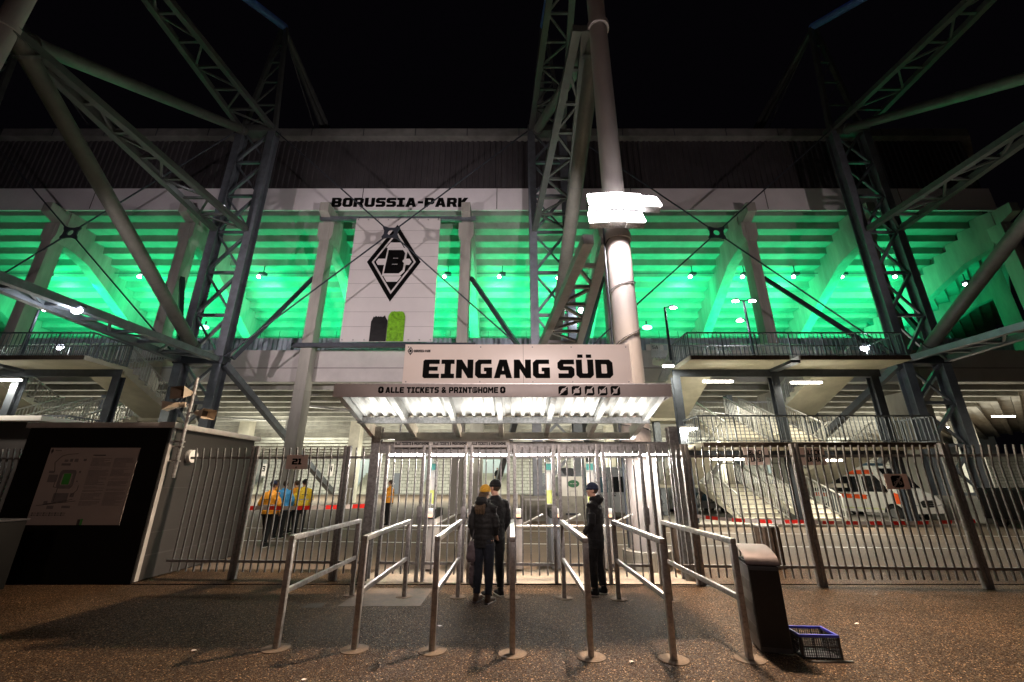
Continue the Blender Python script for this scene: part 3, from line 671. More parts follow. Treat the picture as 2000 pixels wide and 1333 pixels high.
# floodlight heads on the central mast, oversized and massed to imitate their glare
mx = LX[2] + .55
arm = thing('lamp_crossarm', 'steel crossarm on the mast behind the entrance sign', 'crossarm', (mx, MY - .35, 8.9))
MB().box(mx - .85, mx + .85, MY - .50, MY - .40, 8.55, 8.65).build('bar', 'steel_dark', arm)
MB().box(mx - .6, mx + .9, MY - .50, MY - .40, 8.98, 9.06).build('bar', 'steel_dark', arm)
heads = [(1166, 391, -6), (1201, 389, -3), (1236, 391, 3), (1269, 396, 7), (1168, 427, -6), (1203, 425, -2), (1238, 427, 3)]
for i, (px, py, az) in enumerate(heads):
    p = P(px, py, MY - .75)
    o = thing('floodlight', f'{ORD[i]} glaring floodlight head of the cluster on the central mast' , 'floodlight', p, 'floodlight cluster')
    rot = Matrix.Rotation(R(az), 3, 'Z') @ Matrix.Rotation(R(-28), 3, 'X')
    def tf(m_): m_.v = [rot @ v + p for v in m_.v]; return m_
    tf(MB().box(-.245, .245, -.02, .16, -.255, .255)).build('housing', 'galv_dark', o, bevel=.03)
    tf(MB().box(-.24, .24, -.075, -.022, -.25, .25)).build('lens', 'e_flood', o, bevel=.05)
    MB().beam(p + Vector((0, .15, 0)), (p.x * .8 + mx * .2, MY - .45, p.z - .05), .06, .06).build('bracket', 'steel_dark', o)
lamp('mast_light', 'SPOT', (mx - .1, MY - 1.15, 9.1), 8200, (1, .76, .54), .16, aim=(-.8, 2.6, 0), angle=125, blend=.6)
lamp('mast_light', 'SPOT', (mx + .7, MY - 1.1, 8.95), 3200, (1, .76, .54), .16, aim=(6, 2.0, 0), angle=120, blend=.6)
# the masts' lamps turned to the facade
lamp('facade_light', 'SPOT', (mx - .6, MY - .3, 10.0), 4600, (1, .86, .88), .12, aim=(-6.5, 25, 14.5), angle=84, blend=.8)
lamp('facade_light', 'SPOT', (LX[1] + .5, MY, 9.0), 4000, (1, .84, .86), .12, aim=(-7.5, 25, 14), angle=84, blend=.8)
lamp('mast_wash', 'SPOT', (mx - .25, MY - 1.35, 8.05), 800, (1, .88, .84), .2, aim=(mx, MY, 6.4), angle=80)  # added spot that brightens the mast shaft below the heads
lamp('facade_light', 'SPOT', (LX[3] - 1, MY, 10.0), 1500, (1, .80, .80), .12, aim=(14, 25, 18), angle=75, blend=.8)  # added spot brightening the right end of the fascia band
lamp('facade_light', 'SPOT', (LX[1] - .6, MY, 10.0), 1600, (1, .84, .90), .12, aim=(-27, 25, 18), angle=75, blend=.8)  # added spot brightening the far left of the fascia band
# added wide warm spots on the masts that brighten the inner plaza
for X, Yy in ((LX[1] + .6, MY + .6), (LX[2] + 1.2, MY + .6), (LX[3] - .6, MY + .6)):
    lamp('plaza_fill', 'SPOT', (X, Yy, 7.4), 1700, (1, .88, .72), .2, aim=(X + (2 if X > 10 else 0), 15.5, 0), angle=104, blend=.8)

for t, dd in ((4.5, 5.0), (9, 6.0), (14, 5)):
    q = CORN + Vector((ca, sa, 0)) * t + Vector((-sa, ca, 0)) * dd
    lamp('corner_flood', 'SPOT', (q.x, q.y, 9.4), 1300, (.0, 1.0, .36), .3, aim=(q.x - sa * 3, q.y + ca * 3, 17), angle=130, blend=.9)  # added floods that brighten the tier beyond the corner
# ================================================================== CANOPY AND ENTRANCE SIGN
CY0, CY1, CZ0, CZ1 = 6.8, 8.75, 3.05, 2.57
cxl, cxr = P(653, 763, CY0).x, P(1310, 763, CY0).x
can = thing('entrance_canopy', 'steel canopy with corrugated white soffit over the entrance gates', 'canopy', (0, 8.5, 0))
zt, zb = P(1000, 752, CY0).z, P(1000, 776.5, CY0).z
MB().box(cxl, cxr, CY0 - .04, CY0, zb, zt).build('fascia', 'fascia_grey', can, bevel=.006)
MB().box(cxl + .01, cxr - .01, CY0 - .045, CY0 + .03, zt, zt + .012).build('fascia_cap', 'galv', can)
for s, x in ((-1, cxl), (1, cxr)):
    MB().prism([(x - .02 * s, CY0 + .003, zb), (x - .02 * s, CY0 + .003, zt), (x - .02 * s, CY0 + 1.2, zt - .10), (x - .02 * s, CY0 + 1.2, zt - .22)], (-.03 * s, 0, 0)).build('side_fascia', 'fascia_grey', can)
bx = [P(a, 776, CY0).x for a in (664, 762, 869, 977, 1084, 1190, 1296)]
bxr = [P(a, 857, CY1).x for a in (728, 809, 897, 977, 1065, 1150, 1236)]
def roofz(y, off=.0): return CZ0 + (CZ1 - CZ0) * (y - CY0) / (CY1 - CY0) + off
for i, (a, b) in enumerate(zip(bx, bxr)):
    x = (a + b) / 2
    m_ = MB()
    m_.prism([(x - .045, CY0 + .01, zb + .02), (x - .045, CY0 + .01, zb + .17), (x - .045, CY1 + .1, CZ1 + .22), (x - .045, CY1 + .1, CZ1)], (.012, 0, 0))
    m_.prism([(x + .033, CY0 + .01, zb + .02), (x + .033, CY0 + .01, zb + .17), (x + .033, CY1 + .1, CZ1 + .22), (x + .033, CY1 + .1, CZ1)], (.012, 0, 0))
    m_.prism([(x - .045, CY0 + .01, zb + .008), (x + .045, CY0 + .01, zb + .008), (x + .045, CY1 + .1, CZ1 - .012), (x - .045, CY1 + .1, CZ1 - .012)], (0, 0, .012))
    m_.build('rafter', 'galv_pale', can)
# corrugated sheet (ribs along Y)
xs = []; x = cxl + .04
mb = MB(); vs = []
while x < cxr - .04:
    for dx, dz in ((0, 0), (.10, 0), (.118, .075), (.167, .075), (.185, 0)): vs.append((x + dx, dz))
    x += .185 + .0
fs = []; v3 = []
for (x, dz) in vs:
    v3 += [(x, CY0 + .02, zb + .20 - dz), (x, CY0 + 1.28, zb + .20 - .31 - dz)]
for i in range(len(vs) - 1): fs.append((2 * i, 2 * i + 2, 2 * i + 3, 2 * i + 1))
mb.add(v3, fs); mb.build('corrugated_sheet', 'sheet', can, smooth=20)
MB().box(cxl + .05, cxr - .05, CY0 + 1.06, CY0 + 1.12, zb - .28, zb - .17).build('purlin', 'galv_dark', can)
MB().box(cxl + .05, cxr - .05, CY0 + 1.55, CY0 + 1.61, zb - .20, zb - .13).build('purlin', 'galv_pale', can)
MB().box(cxl + .2, cxr - .2, CY1 - .03, CY1 + .05, CZ1 - .02, CZ1 + .12).build('rear_beam', 'galv_pale', can)
MB().box(-2.75, 3.15, CY1 - .04, CY1 + .10, 2.27, 2.50).build('header_beam', 'galv_dark', can)
for px in (733, 1318):
    x = P(px, 900, 8.75).x; m_ = MB(); m_.box(x - .09, x + .09, 8.66, 8.68, 0, 2.8); m_.box(x - .09, x + .09, 8.84, 8.86, 0, 2.8); m_.box(x - .01, x + .01, 8.68, 8.84, 0, 2.8)
    m_.build('post', 'galv_dark', can)
for x in bxr[1:-1]:
    MB().beam((x + .0, CY1 + .02, CZ1 - .05), (x + .25, CY1 + .02, 2.5), .03, .03).build('knee_brace', 'galv', can)
# pictograms + lettering on the fascia
y0 = CY0 - .046
a, b = P(753, 762, y0), P(973, 762, y0)
lettering('ALLE TICKETS & PRINT@HOME', a.x, b.x, P(860, 768, y0).z, P(860, 756.5, y0).z, y0).build('ticket_lettering', 'black', can)
for px in (744, 982):
    p = P(px, 762, y0); lettering('o', p.x - .045, p.x + .045, p.z - .055, p.z + .055, y0).build('arrow_mark', 'black', can)
def pict(cx, cz, s, y, parent, kind):
    base_ = curve_shape([[(cx + s * a, cz + s * b) for a, b in ch(-1, -1, 1, 1, .3)]], y); q = base_.build('pictogram', 'black', parent)
    sh = []
    if kind == 0: sh = [[(-.6, -.3), (-.2, .4), (.3, .55), (.7, .2), (.2, -.1), (-.2, -.5)]]
    if kind == 1: sh = [[(-.6, -.5), (-.6, .2), (.6, .2), (.6, -.5)], [(-.25, .2), (-.25, .5), (.25, .5), (.25, .2)]]
    if kind == 2: sh = [[(-.65, -.5), (-.5, .3), (.5, .3), (.65, -.5)]]
    if kind == 3: sh = [[(-.65, -.5), (-.65, .4), (-.2, 0), (.1, .4), (.3, 0), (.65, .4), (.65, -.5)]]
    if kind == 4: sh = [[(-.3, -.6), (-.5, .5), (.0, .25), (.5, .5), (.3, -.6)]]
    if kind == 5:
        for ox in (-.42, .42): sh += [[(ox + .27 * math.cos(2 * math.pi * k / 12), -.25 + .27 * math.sin(2 * math.pi * k / 12)) for k in range(12)], [(ox + .17 * math.cos(2 * math.pi * k / 12), -.25 + .17 * math.sin(2 * math.pi * k / 12)) for k in range(12)]]
        sh += [[(-.42, -.2), (-.1, .25), (.35, .25), (.42, .1), (0, -.15)], [(-.1, .45), (.25, .55), (.2, .3)]]
    curve_shape([[(cx + s * a, cz + s * b) for a, b in l] for l in sh], y - .004).build('symbol', 'fascia_grey', q)
    curve_shape([[(cx + s * a, cz + s * b) for a, b in ((-.95, -.85), (-.75, -.95), (.95, .85), (.75, .95))]], y - .008).build('slash', 'fascia_grey', q)
for k, px in enumerate((1100, 1126, 1151.5, 1177, 1202)):
    p = P(px, 763.5, y0); pict(p.x, p.z, .078, y0, can, k)

SY = 6.84
sxl, sxr = P(788.5, 712, SY).x, P(1232, 712, SY).x; sz1 = P(1000, 673, SY).z
sg = thing('entrance_sign', 'large white entrance sign board with heavy black letters on the canopy', 'sign', (0, SY, zt + .02))
MB().box(sxl, sxr, SY, SY + .06, zt + .015, sz1).build('panel', 'sign_white', sg, bevel=.004)
for px in (1022,):
    x = P(px, 712, SY).x; MB().box(x - .003, x + .003, SY - .003, SY, zt + .02, sz1).build('panel_joint', 'print_grey', sg)
MB().box(sxr + .06, P(1268, 745, SY + .1).x, SY + .1, SY + .14, zt + .015, zt + .05).build('foot', 'galv', sg)
for x in (sxl + .06, sxl + 1.3, 0.35, sxr - 1.0, sxr - .06):
    for z_ in (zt + .06, sz1 - .05): MB().tube((x, SY - .006, z_), (x, SY, z_), .012, n=10).build('bolt', 'galv_dark', sg)
for x in (sxl + .3, 0, sxr - .3): MB().beam((x, SY + .07, sz1 - .1), (x, SY + .75, zt - .02), .05, .05).build('back_stay', 'galv', sg)
for wd_, xa_, xb_ in (('EINGANG', 826, 1074), ('SÜD', 1089, 1197)):
    lettering(wd_, P(xa_, 722, SY).x, P(xb_, 722, SY).x, P(1010, 739, SY).z, P(1010, 703, SY).z, SY - .004).build('letters', 'black', sg)
crest(P(802, 686, SY).x, P(802, 686, SY).z, .052, .078, SY - .002, sg, .0015)
lettering('BORUSSIA-PARK', P(809, 686, SY).x, P(841, 686, SY).x, P(825, 688.5, SY).z, P(825, 683.8, SY).z, SY - .004).build('small_name', 'black', sg)

# banner on the header
by = 8.60
tb = thing('ticket_strip', 'grey strip with repeated ticket lettering above the left gates', 'sign', (P(770, 868, by).x, by, 2.35))
MB().box(P(770, 868, by).x, P(995, 868, by).x, by, by + .02, P(880, 874, by).z, P(880, 858, by).z).build('plate', 'parapet', tb)
for a, b in ((772, 838), (846, 912), (921, 988)):
    lettering('ALLE TICKETS & PRINT@HOME', P(a, 866, by).x, P(b, 866, by).x, P(880, 869.5, by).z, P(880, 864, by).z, by - .004).build('ticket_lettering', 'black', tb)
by = 9.25
tb = thing('block_sign', 'white block number plate seen under the canopy rafters', 'sign', (P(1063, 854, by).x, by, 2.5))
MB().box(P(1060, 854, by).x, P(1139, 854, by).x, by, by + .02, P(1100, 861, by).z, P(1100, 845, by).z).build('plate', 'sign_white', tb)
lettering('BLOCK 1A-3A', P(1066, 854, by).x, P(1097, 854, by).x, P(1080, 858.5, by).z, P(1080, 853.5, by).z, by - .004).build('lettering', 'black', tb)
lettering('00000', P(1107, 854, by).x, P(1126, 854, by).x, P(1110, 858.5, by).z, P(1110, 853.5, by).z, by - .004).build('marks', 'black', tb)

# gate light tubes
tubes = [(757, 825), (838, 908), (919, 990), (1004, 1072), (1088, 1157), (1172, 1243), (1255, 1300)]
for i, (a, b) in enumerate(tubes):
    ty = 9.3; A, B = P(a, 889, ty), P(b, 889, ty)
    o = thing('gate_light', f'{ORD[i]} white fluorescent tube from the left above the entrance gates', 'light', A, 'tubes above the gates')
    MB().tube(A, B, .022, n=10).build('tube', 'e_tube2', o)
    MB().box(A.x - .03, B.x + .03, ty - .02, ty + .06, A.z + .035, A.z + .10).build('fitting', 'galv', o)
    lamp('gate_area', 'AREA', ((A.x + B.x) / 2, ty, A.z - .03), 60, (1, .92, .82), (.7, .05), aim=((A.x + B.x) / 2, ty - 2.6, 0), parent=o)
    lamp('canopy_fill', 'AREA', ((A.x + B.x) / 2, 7.62, 2.66), 5.5, (1, .98, .93), (.74, .25), aim=((A.x + B.x) / 2, 7.62, 3.5), parent=o)  # added light with no fitting, brightens the canopy sheet from below
MB().box(-2.7, 3.2, 9.36, 9.46, 2.25, 2.40).build('light_rail', 'galv_dark', None, base=(0, 9.4, 2.25), label='long steel rail carrying the fluorescent tubes above the gates', category='rail')

# ================================================================== FENCE AND GATES
def fy(x): return 8.5 - .055 * (x - .5)
HB, HT, RB, RT = .12, 2.38, .30, 2.19
def bar(x, parent, m_='galv_dark', w_=.024):
    y = fy(x); mb = MB()
    mb.beam((x, y, HB), (x, y, 2.02), w_, .03, up=(0, 1, 0)); mb.beam((x, y, 2.02), (x, y - .06, HT), w_, .03, up=(0, 1, 0))
    return mb.build('bar', m_, parent)
def fpost(x, parent, w_=.062, d_=.08, top=2.42, m_='galv_dark', z0=0):
    y = fy(x); mb = MB(); mb.box(x - w_ / 2, x + w_ / 2, y - d_ / 2, y + d_ / 2, z0, top); q = mb.build('post', m_, parent, bevel=.006)
    return q
def fence(x0, x1, label, first=True, last=True, step=.142, m_='galv_dark', name='fence_panel', group='steel bar fence'):
    o = thing(name, label, 'fence' if name == 'fence_panel' else 'gate', (x0, fy(x0), 0), group)
    if first: fpost(x0, o, m_=m_)
    if last: fpost(x1, o, m_=m_)
    for z_ in (RB, RT): MB().beam((x0 + .03, fy(x0), z_), (x1 - .03, fy(x1), z_), .035, .045).build('rail', m_, o)
    n = max(2, round((x1 - x0) / step)); 
    for k in range(1, n): bar(x0 + (x1 - x0) * k / n, o, m_)
    return o
X0k = -6.62
fence(X0k, -5.28, 'fence panel beside the dark kiosk wall', first=False)
fence(-5.20, -3.36, 'fence panel carrying the tan sign with number 21')
fence(-3.28, -2.82, 'narrow fence panel between the number 21 panel and the canopy post', first=True, last=False)
gx = [-2.55, -1.70, -.86, -.01, .86, 1.71, 2.55]
gl = ['first gate leaf from the left', 'second gate leaf, just left of the couple', 'gate leaf behind the couple', 'gate leaf right of the couple', 'gate leaf left of the lone man', 'gate leaf right of the lone man']
for i in range(6):
    o = fence(gx[i] + .06, gx[i + 1] - .06, gl[i], name='entrance_gate', group='entrance gate leaves', step=.145)
    o.location.z = 0
    x = gx[i + 1] - .06; MB().box(x - .05, x + .05, fy(x) - .075, fy(x) - .03, .98, 1.28).build('lock_case', 'galv_dark', o, bevel=.006)
fence(2.66, 3.30, 'narrow fence panel at the right canopy post')
fence(3.38, 5.36, 'fence panel behind the litter bin')
fence(5.44, 8.08, 'fence panel carrying the no cycling sign')
fence(8.16, 10.9, 'rightmost fence panel running out of the picture', last=False)
def msign(px0, px1, py0, py1, name, label, off=.06):
    y = fy(P(px0, py0, 8.5).x) - off; a, b = P(px0, (py0 + py1) / 2, y), P(px1, (py0 + py1) / 2, y); z1, z0 = P(px0, py0, y).z, P(px0, py1, y).z
    o = thing(name, label, 'sign', (a.x, y, z0)); MB().box(a.x, b.x, y, y + .012, z0, z1).build('plate', 'signbox', o); return o, a.x, b.x, y - .004, z0, z1
o, a, b, y, z0, z1 = msign(559, 601, 889, 917, 'number_sign', 'tan sign with number 21 hanging on the fence')
lettering('21', a + .12, b - .12, z0 + .09, z1 - .07, y).build('number', 'black', o)
lettering('o', (a + b) / 2 - .012, (a + b) / 2 + .012, z0 + .02, z0 + .05, y).build('mark', 'black', o)
o, a, b, y, z0, z1 = msign(1730, 1775, 926, 956, 'no_cycling_sign', 'tan sign with crossed out bicycle on the right fence')
pict((a + b) / 2, (z0 + z1) / 2, .105, y, o, 5)
lettering('I', (a + b) / 2 - .01, (a + b) / 2 + .01, z0 + .01, z0 + .035, y - .001).build('mark', 'black', o)

# turnstiles behind the gates
for i, (x, lab) in enumerate(((-1.72, 'turnstile with orange ticket display behind the second gate leaf'), (-.86, 'turnstile hidden behind the couple'), (.12, 'turnstile with orange ticket display right of the couple'), (.92, 'turnstile with dark green side behind the fifth gate leaf'), (2.02, 'turnstile with orange ticket display behind the lone man'))):
    o = thing('turnstile', lab, 'turnstile', (x, 9.9, 0), 'turnstiles behind the gates')
    MB().box(x - .10, x + .10, 9.5, 10.5, .04, 1.0).build('cabinet', 'grey_trim' if i != 3 else 'door', o, bevel=.02)
    MB().prism([(x - .11, 9.45, 1.0), (x - .11, 9.62, 1.16), (x - .11, 10.5, 1.16), (x - .11, 10.5, 1.0)], (.22, 0, 0)).build('head', 'black_soft', o)
    m_ = MB().box(x - .07, x + .07, 9.40, 9.44, 1.02, 1.2); m_.build('display_case', 'white_paint', o, bevel=.01)
    MB().box(x - .055, x + .055, 9.392, 9.398, 1.03, 1.08).build('display', 'e_orange', o)
    for t in (0, 1, 2):
        an = R(90 + 120 * t); MB().tube((x + .11, 9.75, .86), (x + .11 + .42 * abs(math.cos(an)) + .06, 9.75 - .1 * t, .86 - .42 * math.sin(an) * (t > 0)), .018, n=8).build('arm', 'galv_pale', o)
    MB().tube((x - .02, 9.55, 1.16), (x - .02, 9.55, 1.5), .02).build('reader_stalk', 'galv', o)
MB().tube((-2.45, 9.35, .86), (2.45, 9.35, .86), .022).build('guide_bar', 'galv_pale', None, base=(-2.45, 9.35, .86), label='thin horizontal metal bar crossing behind the gate leaves', category='bar')
for i, (px0, px1, lab) in enumerate(((841, 852, 'narrow lit glass panel behind the second gate leaf'), (1066, 1078, 'narrow lit panel beside the white trailer'), (1145, 1160, 'lit panel left of the lone man with teal top'), (1217, 1251, 'wide lit panel with yellow strip beside the white cabinet'))):
    a, b = P(px0, 930, 9.9), P(px1, 930, 9.9)
    o = thing('glass_panel', lab, 'panel', (a.x, 9.9, 0), 'lit panels of the turnstiles')
    MB().box(a.x, b.x, 9.9, 9.95, 1.25, 2.15).build('sheet', 'white_paint', o)
    MB().box(a.x + .01, b.x - .01, 9.893, 9.898, 1.27, 1.55).build('coloured_strip', 'lime', o)
    MB().box(a.x + .01, b.x - .01, 9.893, 9.898, 1.98, 2.12).build('upper_strip', 'teal', o)
    MB().box(b.x, b.x + .03, 9.88, 9.96, .04, 2.2).build('post', 'galv', o)
a, b = P(1256, 1000, 9.6), P(1291, 1000, 9.6)
o = thing('white_cabinet', 'tall bright white cabinet with two small locks right of the gates', 'cabinet', (a.x, 9.6, 0))
MB().box(a.x, b.x, 9.6, 9.95, .05, 2.3).build('body', 'white_paint', o, bevel=.01)
MB().box((a.x + b.x) / 2 - .004, (a.x + b.x) / 2 + .004, 9.595, 9.6, .08, 2.27).build('door_joint', 'print_dark', o)
for x in (a.x + .14, b.x - .14): MB().box(x - .02, x + .02, 9.57, 9.6, 1.05, 1.22).build('lock', 'galv', o)
lamp('cabinet_light', 'AREA', (a.x + .1, 9.2, 2.1), 14, (1, .98, .94), (.5, .1), aim=(a.x + .2, 9.7, .8))

# ================================================================== QUEUE RAILS
front = [(540, 1267), (692, 1269), (848, 1272), (1008, 1278), (1158, 1284), (1322, 1289), (1480, 1288)]
rear = [(686, 1163), (789, 1166), (891, 1167), (996, 1168), (1100, 1169), (1205, 1171), (1300, 1173)]
rl = ['leftmost steel queue barrier', 'second steel queue barrier from the left', 'third queue barrier, left of the couple', 'queue barrier directly right of the couple', 'queue barrier ending left of the lone man', 'queue barrier right of the lone man', 'queue barrier next to the litter bin']
for i in range(7):
    A, B = G(*front[i]), G(*rear[i]); x = (A.x + B.x) / 2; A.x = x; B.x = x
    o = thing('queue_barrier', rl[i], 'barrier', (x, A.y, 0), 'steel queue barriers before the gates')
    h = 1.10
    for p in (A, B): MB().box(x - .03, x + .03, p.y - .03, p.y + .03, 0, h - .028).build('post', 'galv', o, bevel=.004)
    MB().box(x - .03, x + .03, A.y - .03, B.y + .03, h - .028, h + .03).build('handrail', 'galv', o, bevel=.005)
    MB().box(x - .02, x + .02, A.y + .031, B.y - .031, .52, .575).build('middle_rail', 'galv', o, bevel=.004)
    for p, r_ in ((A, .15), (B, .13)):
        mb = MB(); n = 40; mb.loft([((p.x, p.y, -.01), (r_, r_)), ((p.x, p.y, .006), (r_, r_)), ((p.x, p.y, .008), (r_ * .97, r_ * .97))], n, xax=(1, 0, 0)); mb.build('base_disc', 'disc', o)
for (a, b, c, d) in ((640, 1160, 745, 1188),):
    p, q = G(720, 1150), G(820, 1185)
    MB().box(p.x - .1, q.x, q.y, p.y, 0, .004).build('manhole_cover', 'rust', None, base=(p.x, p.y, 0), label='flat square cover let into the ground before the left gates', category='cover')

# ================================================================== LITTER BIN, CRATE
o = thing('litter_bin', 'tall dark litter bin with curved metal hood beside the last queue barrier', 'bin', (2.85, 5.3, 0))
rz = Matrix.Rotation(R(-14), 3, 'Z'); c0 = Vector((2.82, 5.38, 0))
def tfb(m_): m_.v = [rz @ v + c0 for v in m_.v]; return m_
W2, D2 = .155, .23
tfb(MB().box(-W2, W2, -D2, D2, .03, .84)).build('body', 'bin_grey', o, bevel=.012)
tfb(MB().box(-W2 + .012, W2 - .012, -D2 - .006, -D2 - .001, .08, .80)).build('front_panel', 'bin_black', o)
for k in range(3): tfb(MB().box(-W2 - .004, -W2 - .001, -D2 + .02, D2 - .02, .14 + .22 * k, .25 + .22 * k)).build('side_shadow', 'bin_black', o)  # dark stripes paint the shadows falling on the bin's side
pts = [(-W2 - .012, y_, z_) for y_, z_ in [(-D2 - .02, .86)] + [(-D2 - .02 + (2 * D2 + .04) * (1 - math.cos(math.pi * t / 2 / 10 * 1.0)), .86 + .15 * math.sin(math.pi * t / 20)) for t in range(1, 11)]]
tp = [(y_, z_) for _, y_, z_ in pts]; th = [(y_, z_ - .008) for y_, z_ in tp][::-1]
prof_ = tp + th
tfb(MB().prism([(-W2 - .015, y_, z_) for y_, z_ in prof_], (2 * W2 + .03, 0, 0))).build('hood', 'bin_hood', o)
tfb(MB().box(-W2 + .01, W2 - .01, -D2 + .02, D2 - .01, .84, .87)).build('opening', 'black_soft', o)
tfb(MB().box(-W2 + .0, -W2 + .02, D2 - .03, D2 + .01, .84, 1.0)).build('hood_bracket', 'bin_grey', o)
tfb(MB().box(W2 - .02, W2 - .0, D2 - .03, D2 + .01, .84, 1.0)).build('hood_bracket', 'bin_grey', o)

cr = thing('folding_crate', 'small dark folding crate with blue rim beside the litter bin', 'crate', (3.2, 5.2, 0))
rz2 = Matrix.Rotation(R(-4), 3, 'Z'); c1 = Vector((3.20, 5.24, 0))
def tfc(m_): m_.v = [rz2 @ v + c1 for v in m_.v]; return m_
w_, d_, h_ = .20, .15, .215
rim = MB(); rim.box(-w_, w_, -d_, -d_ + .02, h_ - .022, h_); rim.box(-w_, w_, d_ - .02, d_, h_ - .022, h_); rim.box(-w_, -w_ + .02, -d_ + .02, d_ - .02, h_ - .022, h_); rim.box(w_ - .02, w_, -d_ + .02, d_ - .02, h_ - .022, h_)
tfc(rim).build('rim', 'blue_plastic', cr)
def grid(a, b, fixed, axis):
    m_ = MB(); n = int((b - a) / .022)
    for k in range(n + 1):
        t = a + (b - a) * k / n; wd = .004 if k % 6 else .012
        if axis == 'y': m_.box(t - wd / 2, t + wd / 2, fixed, fixed + .008, .0, h_ - .023)
        else: m_.box(fixed, fixed + .008, t - wd / 2, t + wd / 2, .0, h_ - .023)
    for k in range(8):
        z_ = .004 + k * .025; q = .004 if k not in (0, 4) else .012
        if axis == 'y': m_.box(a, b, fixed + .001, fixed + .007, z_, z_ + q)
        else: m_.box(fixed + .001, fixed + .007, a, b, z_, z_ + q)
    return m_
tfc(grid(-w_ + .012, w_ - .012, -d_ + .004, 'y')).build('side', 'dark_plastic', cr); tfc(grid(-w_ + .012, w_ - .012, d_ - .014, 'y')).build('side', 'dark_plastic', cr)
tfc(grid(-d_ + .014, d_ - .014, -w_ + .004, 'x')).build('side', 'dark_plastic', cr); tfc(grid(-d_ + .014, d_ - .014, w_ - .014, 'x')).build('side', 'dark_plastic', cr)
tfc(MB().box(-w_ + .015, w_ - .015, -d_ + .015, d_ - .015, .003, .012)).build('bottom', 'dark_plastic', cr)
for s in (-1, 1):
    for t in (-1, 1): tfc(MB().box(s * (w_ - .012) - .012, s * (w_ - .012) + .012, t * (d_ - .012) - .012, t * (d_ - .012) + .012, 0, h_ - .023)).build('corner', 'dark_plastic', cr)
bm_ = G(1600, 1291); MB().box(bm_.x - .1, bm_.x + .32, bm_.y - .05, bm_.y - .03, 0, .012).build('metal_strip', 'galv_dark', None, base=bm_, label='thin dark strip lying on the ground before the crate', category='strip')

# fluted bins behind the fence
for px, py, lab in ((1497, 1036, 'brown fluted waste container behind the fence above the litter bin'), (1332, 1016, 'brown fluted waste container behind the fence at the right gate post')):
    x = P(px, py, 9.9).x; o = thing('waste_container', lab, 'container', (x, 9.9, 0), 'fluted waste containers')
    pts = []
    for k in range(48): t = 2 * math.pi * k / 48; r_ = .235 * (1 + .045 * (1 if (k // 2) % 2 else -1)); pts.append((x + r_ * math.cos(t), 9.9 + r_ * math.sin(t), 0))
    MB().prism(pts, (0, 0, .80)).build('body', 'rust', o); MB().tube((x, 9.9, .80), (x, 9.9, .83), .235, n=32).build('lid', 'galv_dark', o)

# ================================================================== KIOSK WITH INFORMATION BOARD
kx0, kx1, ky0, ky1, kh = -9.55, -6.80, 8.45, 11.3, 2.74
k = thing('kiosk', 'dark grey box kiosk with flat roof at the left of the fence', 'kiosk', ((kx0 + kx1) / 2, 10, 0))
MB().box(kx0, kx1, ky0, ky1, .02, kh).build('wall', 'grey_panel', k)
for i in range(1, 3):
    z_ = .02 + (kh) * i * .29 ; MB().box(kx1 - .0, kx1 + .003, ky0 + .12, ky1, z_, z_ + .012).build('panel_joint', 'print_dark', k)
MB().box(kx1, kx1 + .003, ky0 + .12, ky1, .42, .44).build('panel_joint', 'print_dark', k)
MB().box(kx1 + .001, kx1 + .02, ky0 + .02, ky0 + .11, .02, kh).build('corner_post', 'grey_trim', k)
MB().box(kx0 - .02, kx1 - .0, ky0 - .03, ky0 - .005, .0, kh).build('front_panel', 'black_soft', k)
MB().box(kx0 - .1, kx1 + .10, ky0 - .06, ky1 + .1, kh, kh + .11).build('roof', 'grey_trim', k, bevel=.01)
MB().box(kx1 - .2, kx1 + .12, ky0 - .08, ky0 + .1, kh + .003, kh + .113).build('roof_corner', 'grey_trim', k)
bd = thing('information_board', 'pale board with site map and small print on the dark kiosk front', 'board', (-8.2, ky0 - .05, 1))
yb = ky0 - .05
tl, tr, bl, br_ = P(101, 874, yb), P(273, 876, yb), P(48, 1025, yb), P(233, 1027, yb)
X0, X1, Z0, Z1 = (tl.x + bl.x) / 2, (tr.x + br_.x) / 2, (bl.z + br_.z) / 2, (tl.z + tr.z) / 2
MB().box(X0, X1, yb, yb + .015, Z0, Z1).build('panel', 'board', bd)
def bp(u, v): return X0 + (X1 - X0) * u, Z0 + (Z1 - Z0) * (1 - v)
def brect(u0, v0, u1, v1, name, m_, dy=.003):
    a = bp(u0, v0); b = bp(u1, v1); MB().box(a[0], b[0], yb - dy, yb - dy + .002, b[1], a[1]).build(name, m_, bd)
txt = MB()
def row(u0, u1, v):
    u = u0
    while u < u1:
        l = random.uniform(.006, .022); a = bp(u, v); b = bp(min(u + l, u1), v + .006); txt.box(a[0], b[0], yb - .004, yb - .002, b[1], a[1]); u += l + .005
for c0_, c1_ in ((.50, .72), (.75, .97)):
    v = .14
    while v < .76:
        if random.random() < .88: row(c0_, c1_ - random.choice((0, 0, .02, .08)), v)
        v += .0145
txt.build('small_print', 'print_grey', bd)
brect(.50, .095, .64, .108, 'heading', 'print_dark'); brect(.06, .035, .13, .042, 'logo_text', 'print_dark')
cx_, cz_ = bp(.028, .045); curve_shape([diamond(cx_, cz_, .025, .05)], yb - .004, .003).build('crest_mark', 'print_dark', bd)
mp = MB(); 
def ring(cu, cv, ru, rv, t=.35, n=28):
    c = bp(cu, cv); o_ = [(c[0] + ru * max(-1, min(1, 1.25 * math.cos(2 * math.pi * k / n))), c[1] + rv * max(-1, min(1, 1.25 * math.sin(2 * math.pi * k / n)))) for k in range(n)]
    i_ = [(c[0] + (x_ - c[0]) * (1 - t), c[1] + (z_ - c[1]) * (1 - t)) for x_, z_ in o_]; return curve_shape([o_, i_], yb - .004, .003)
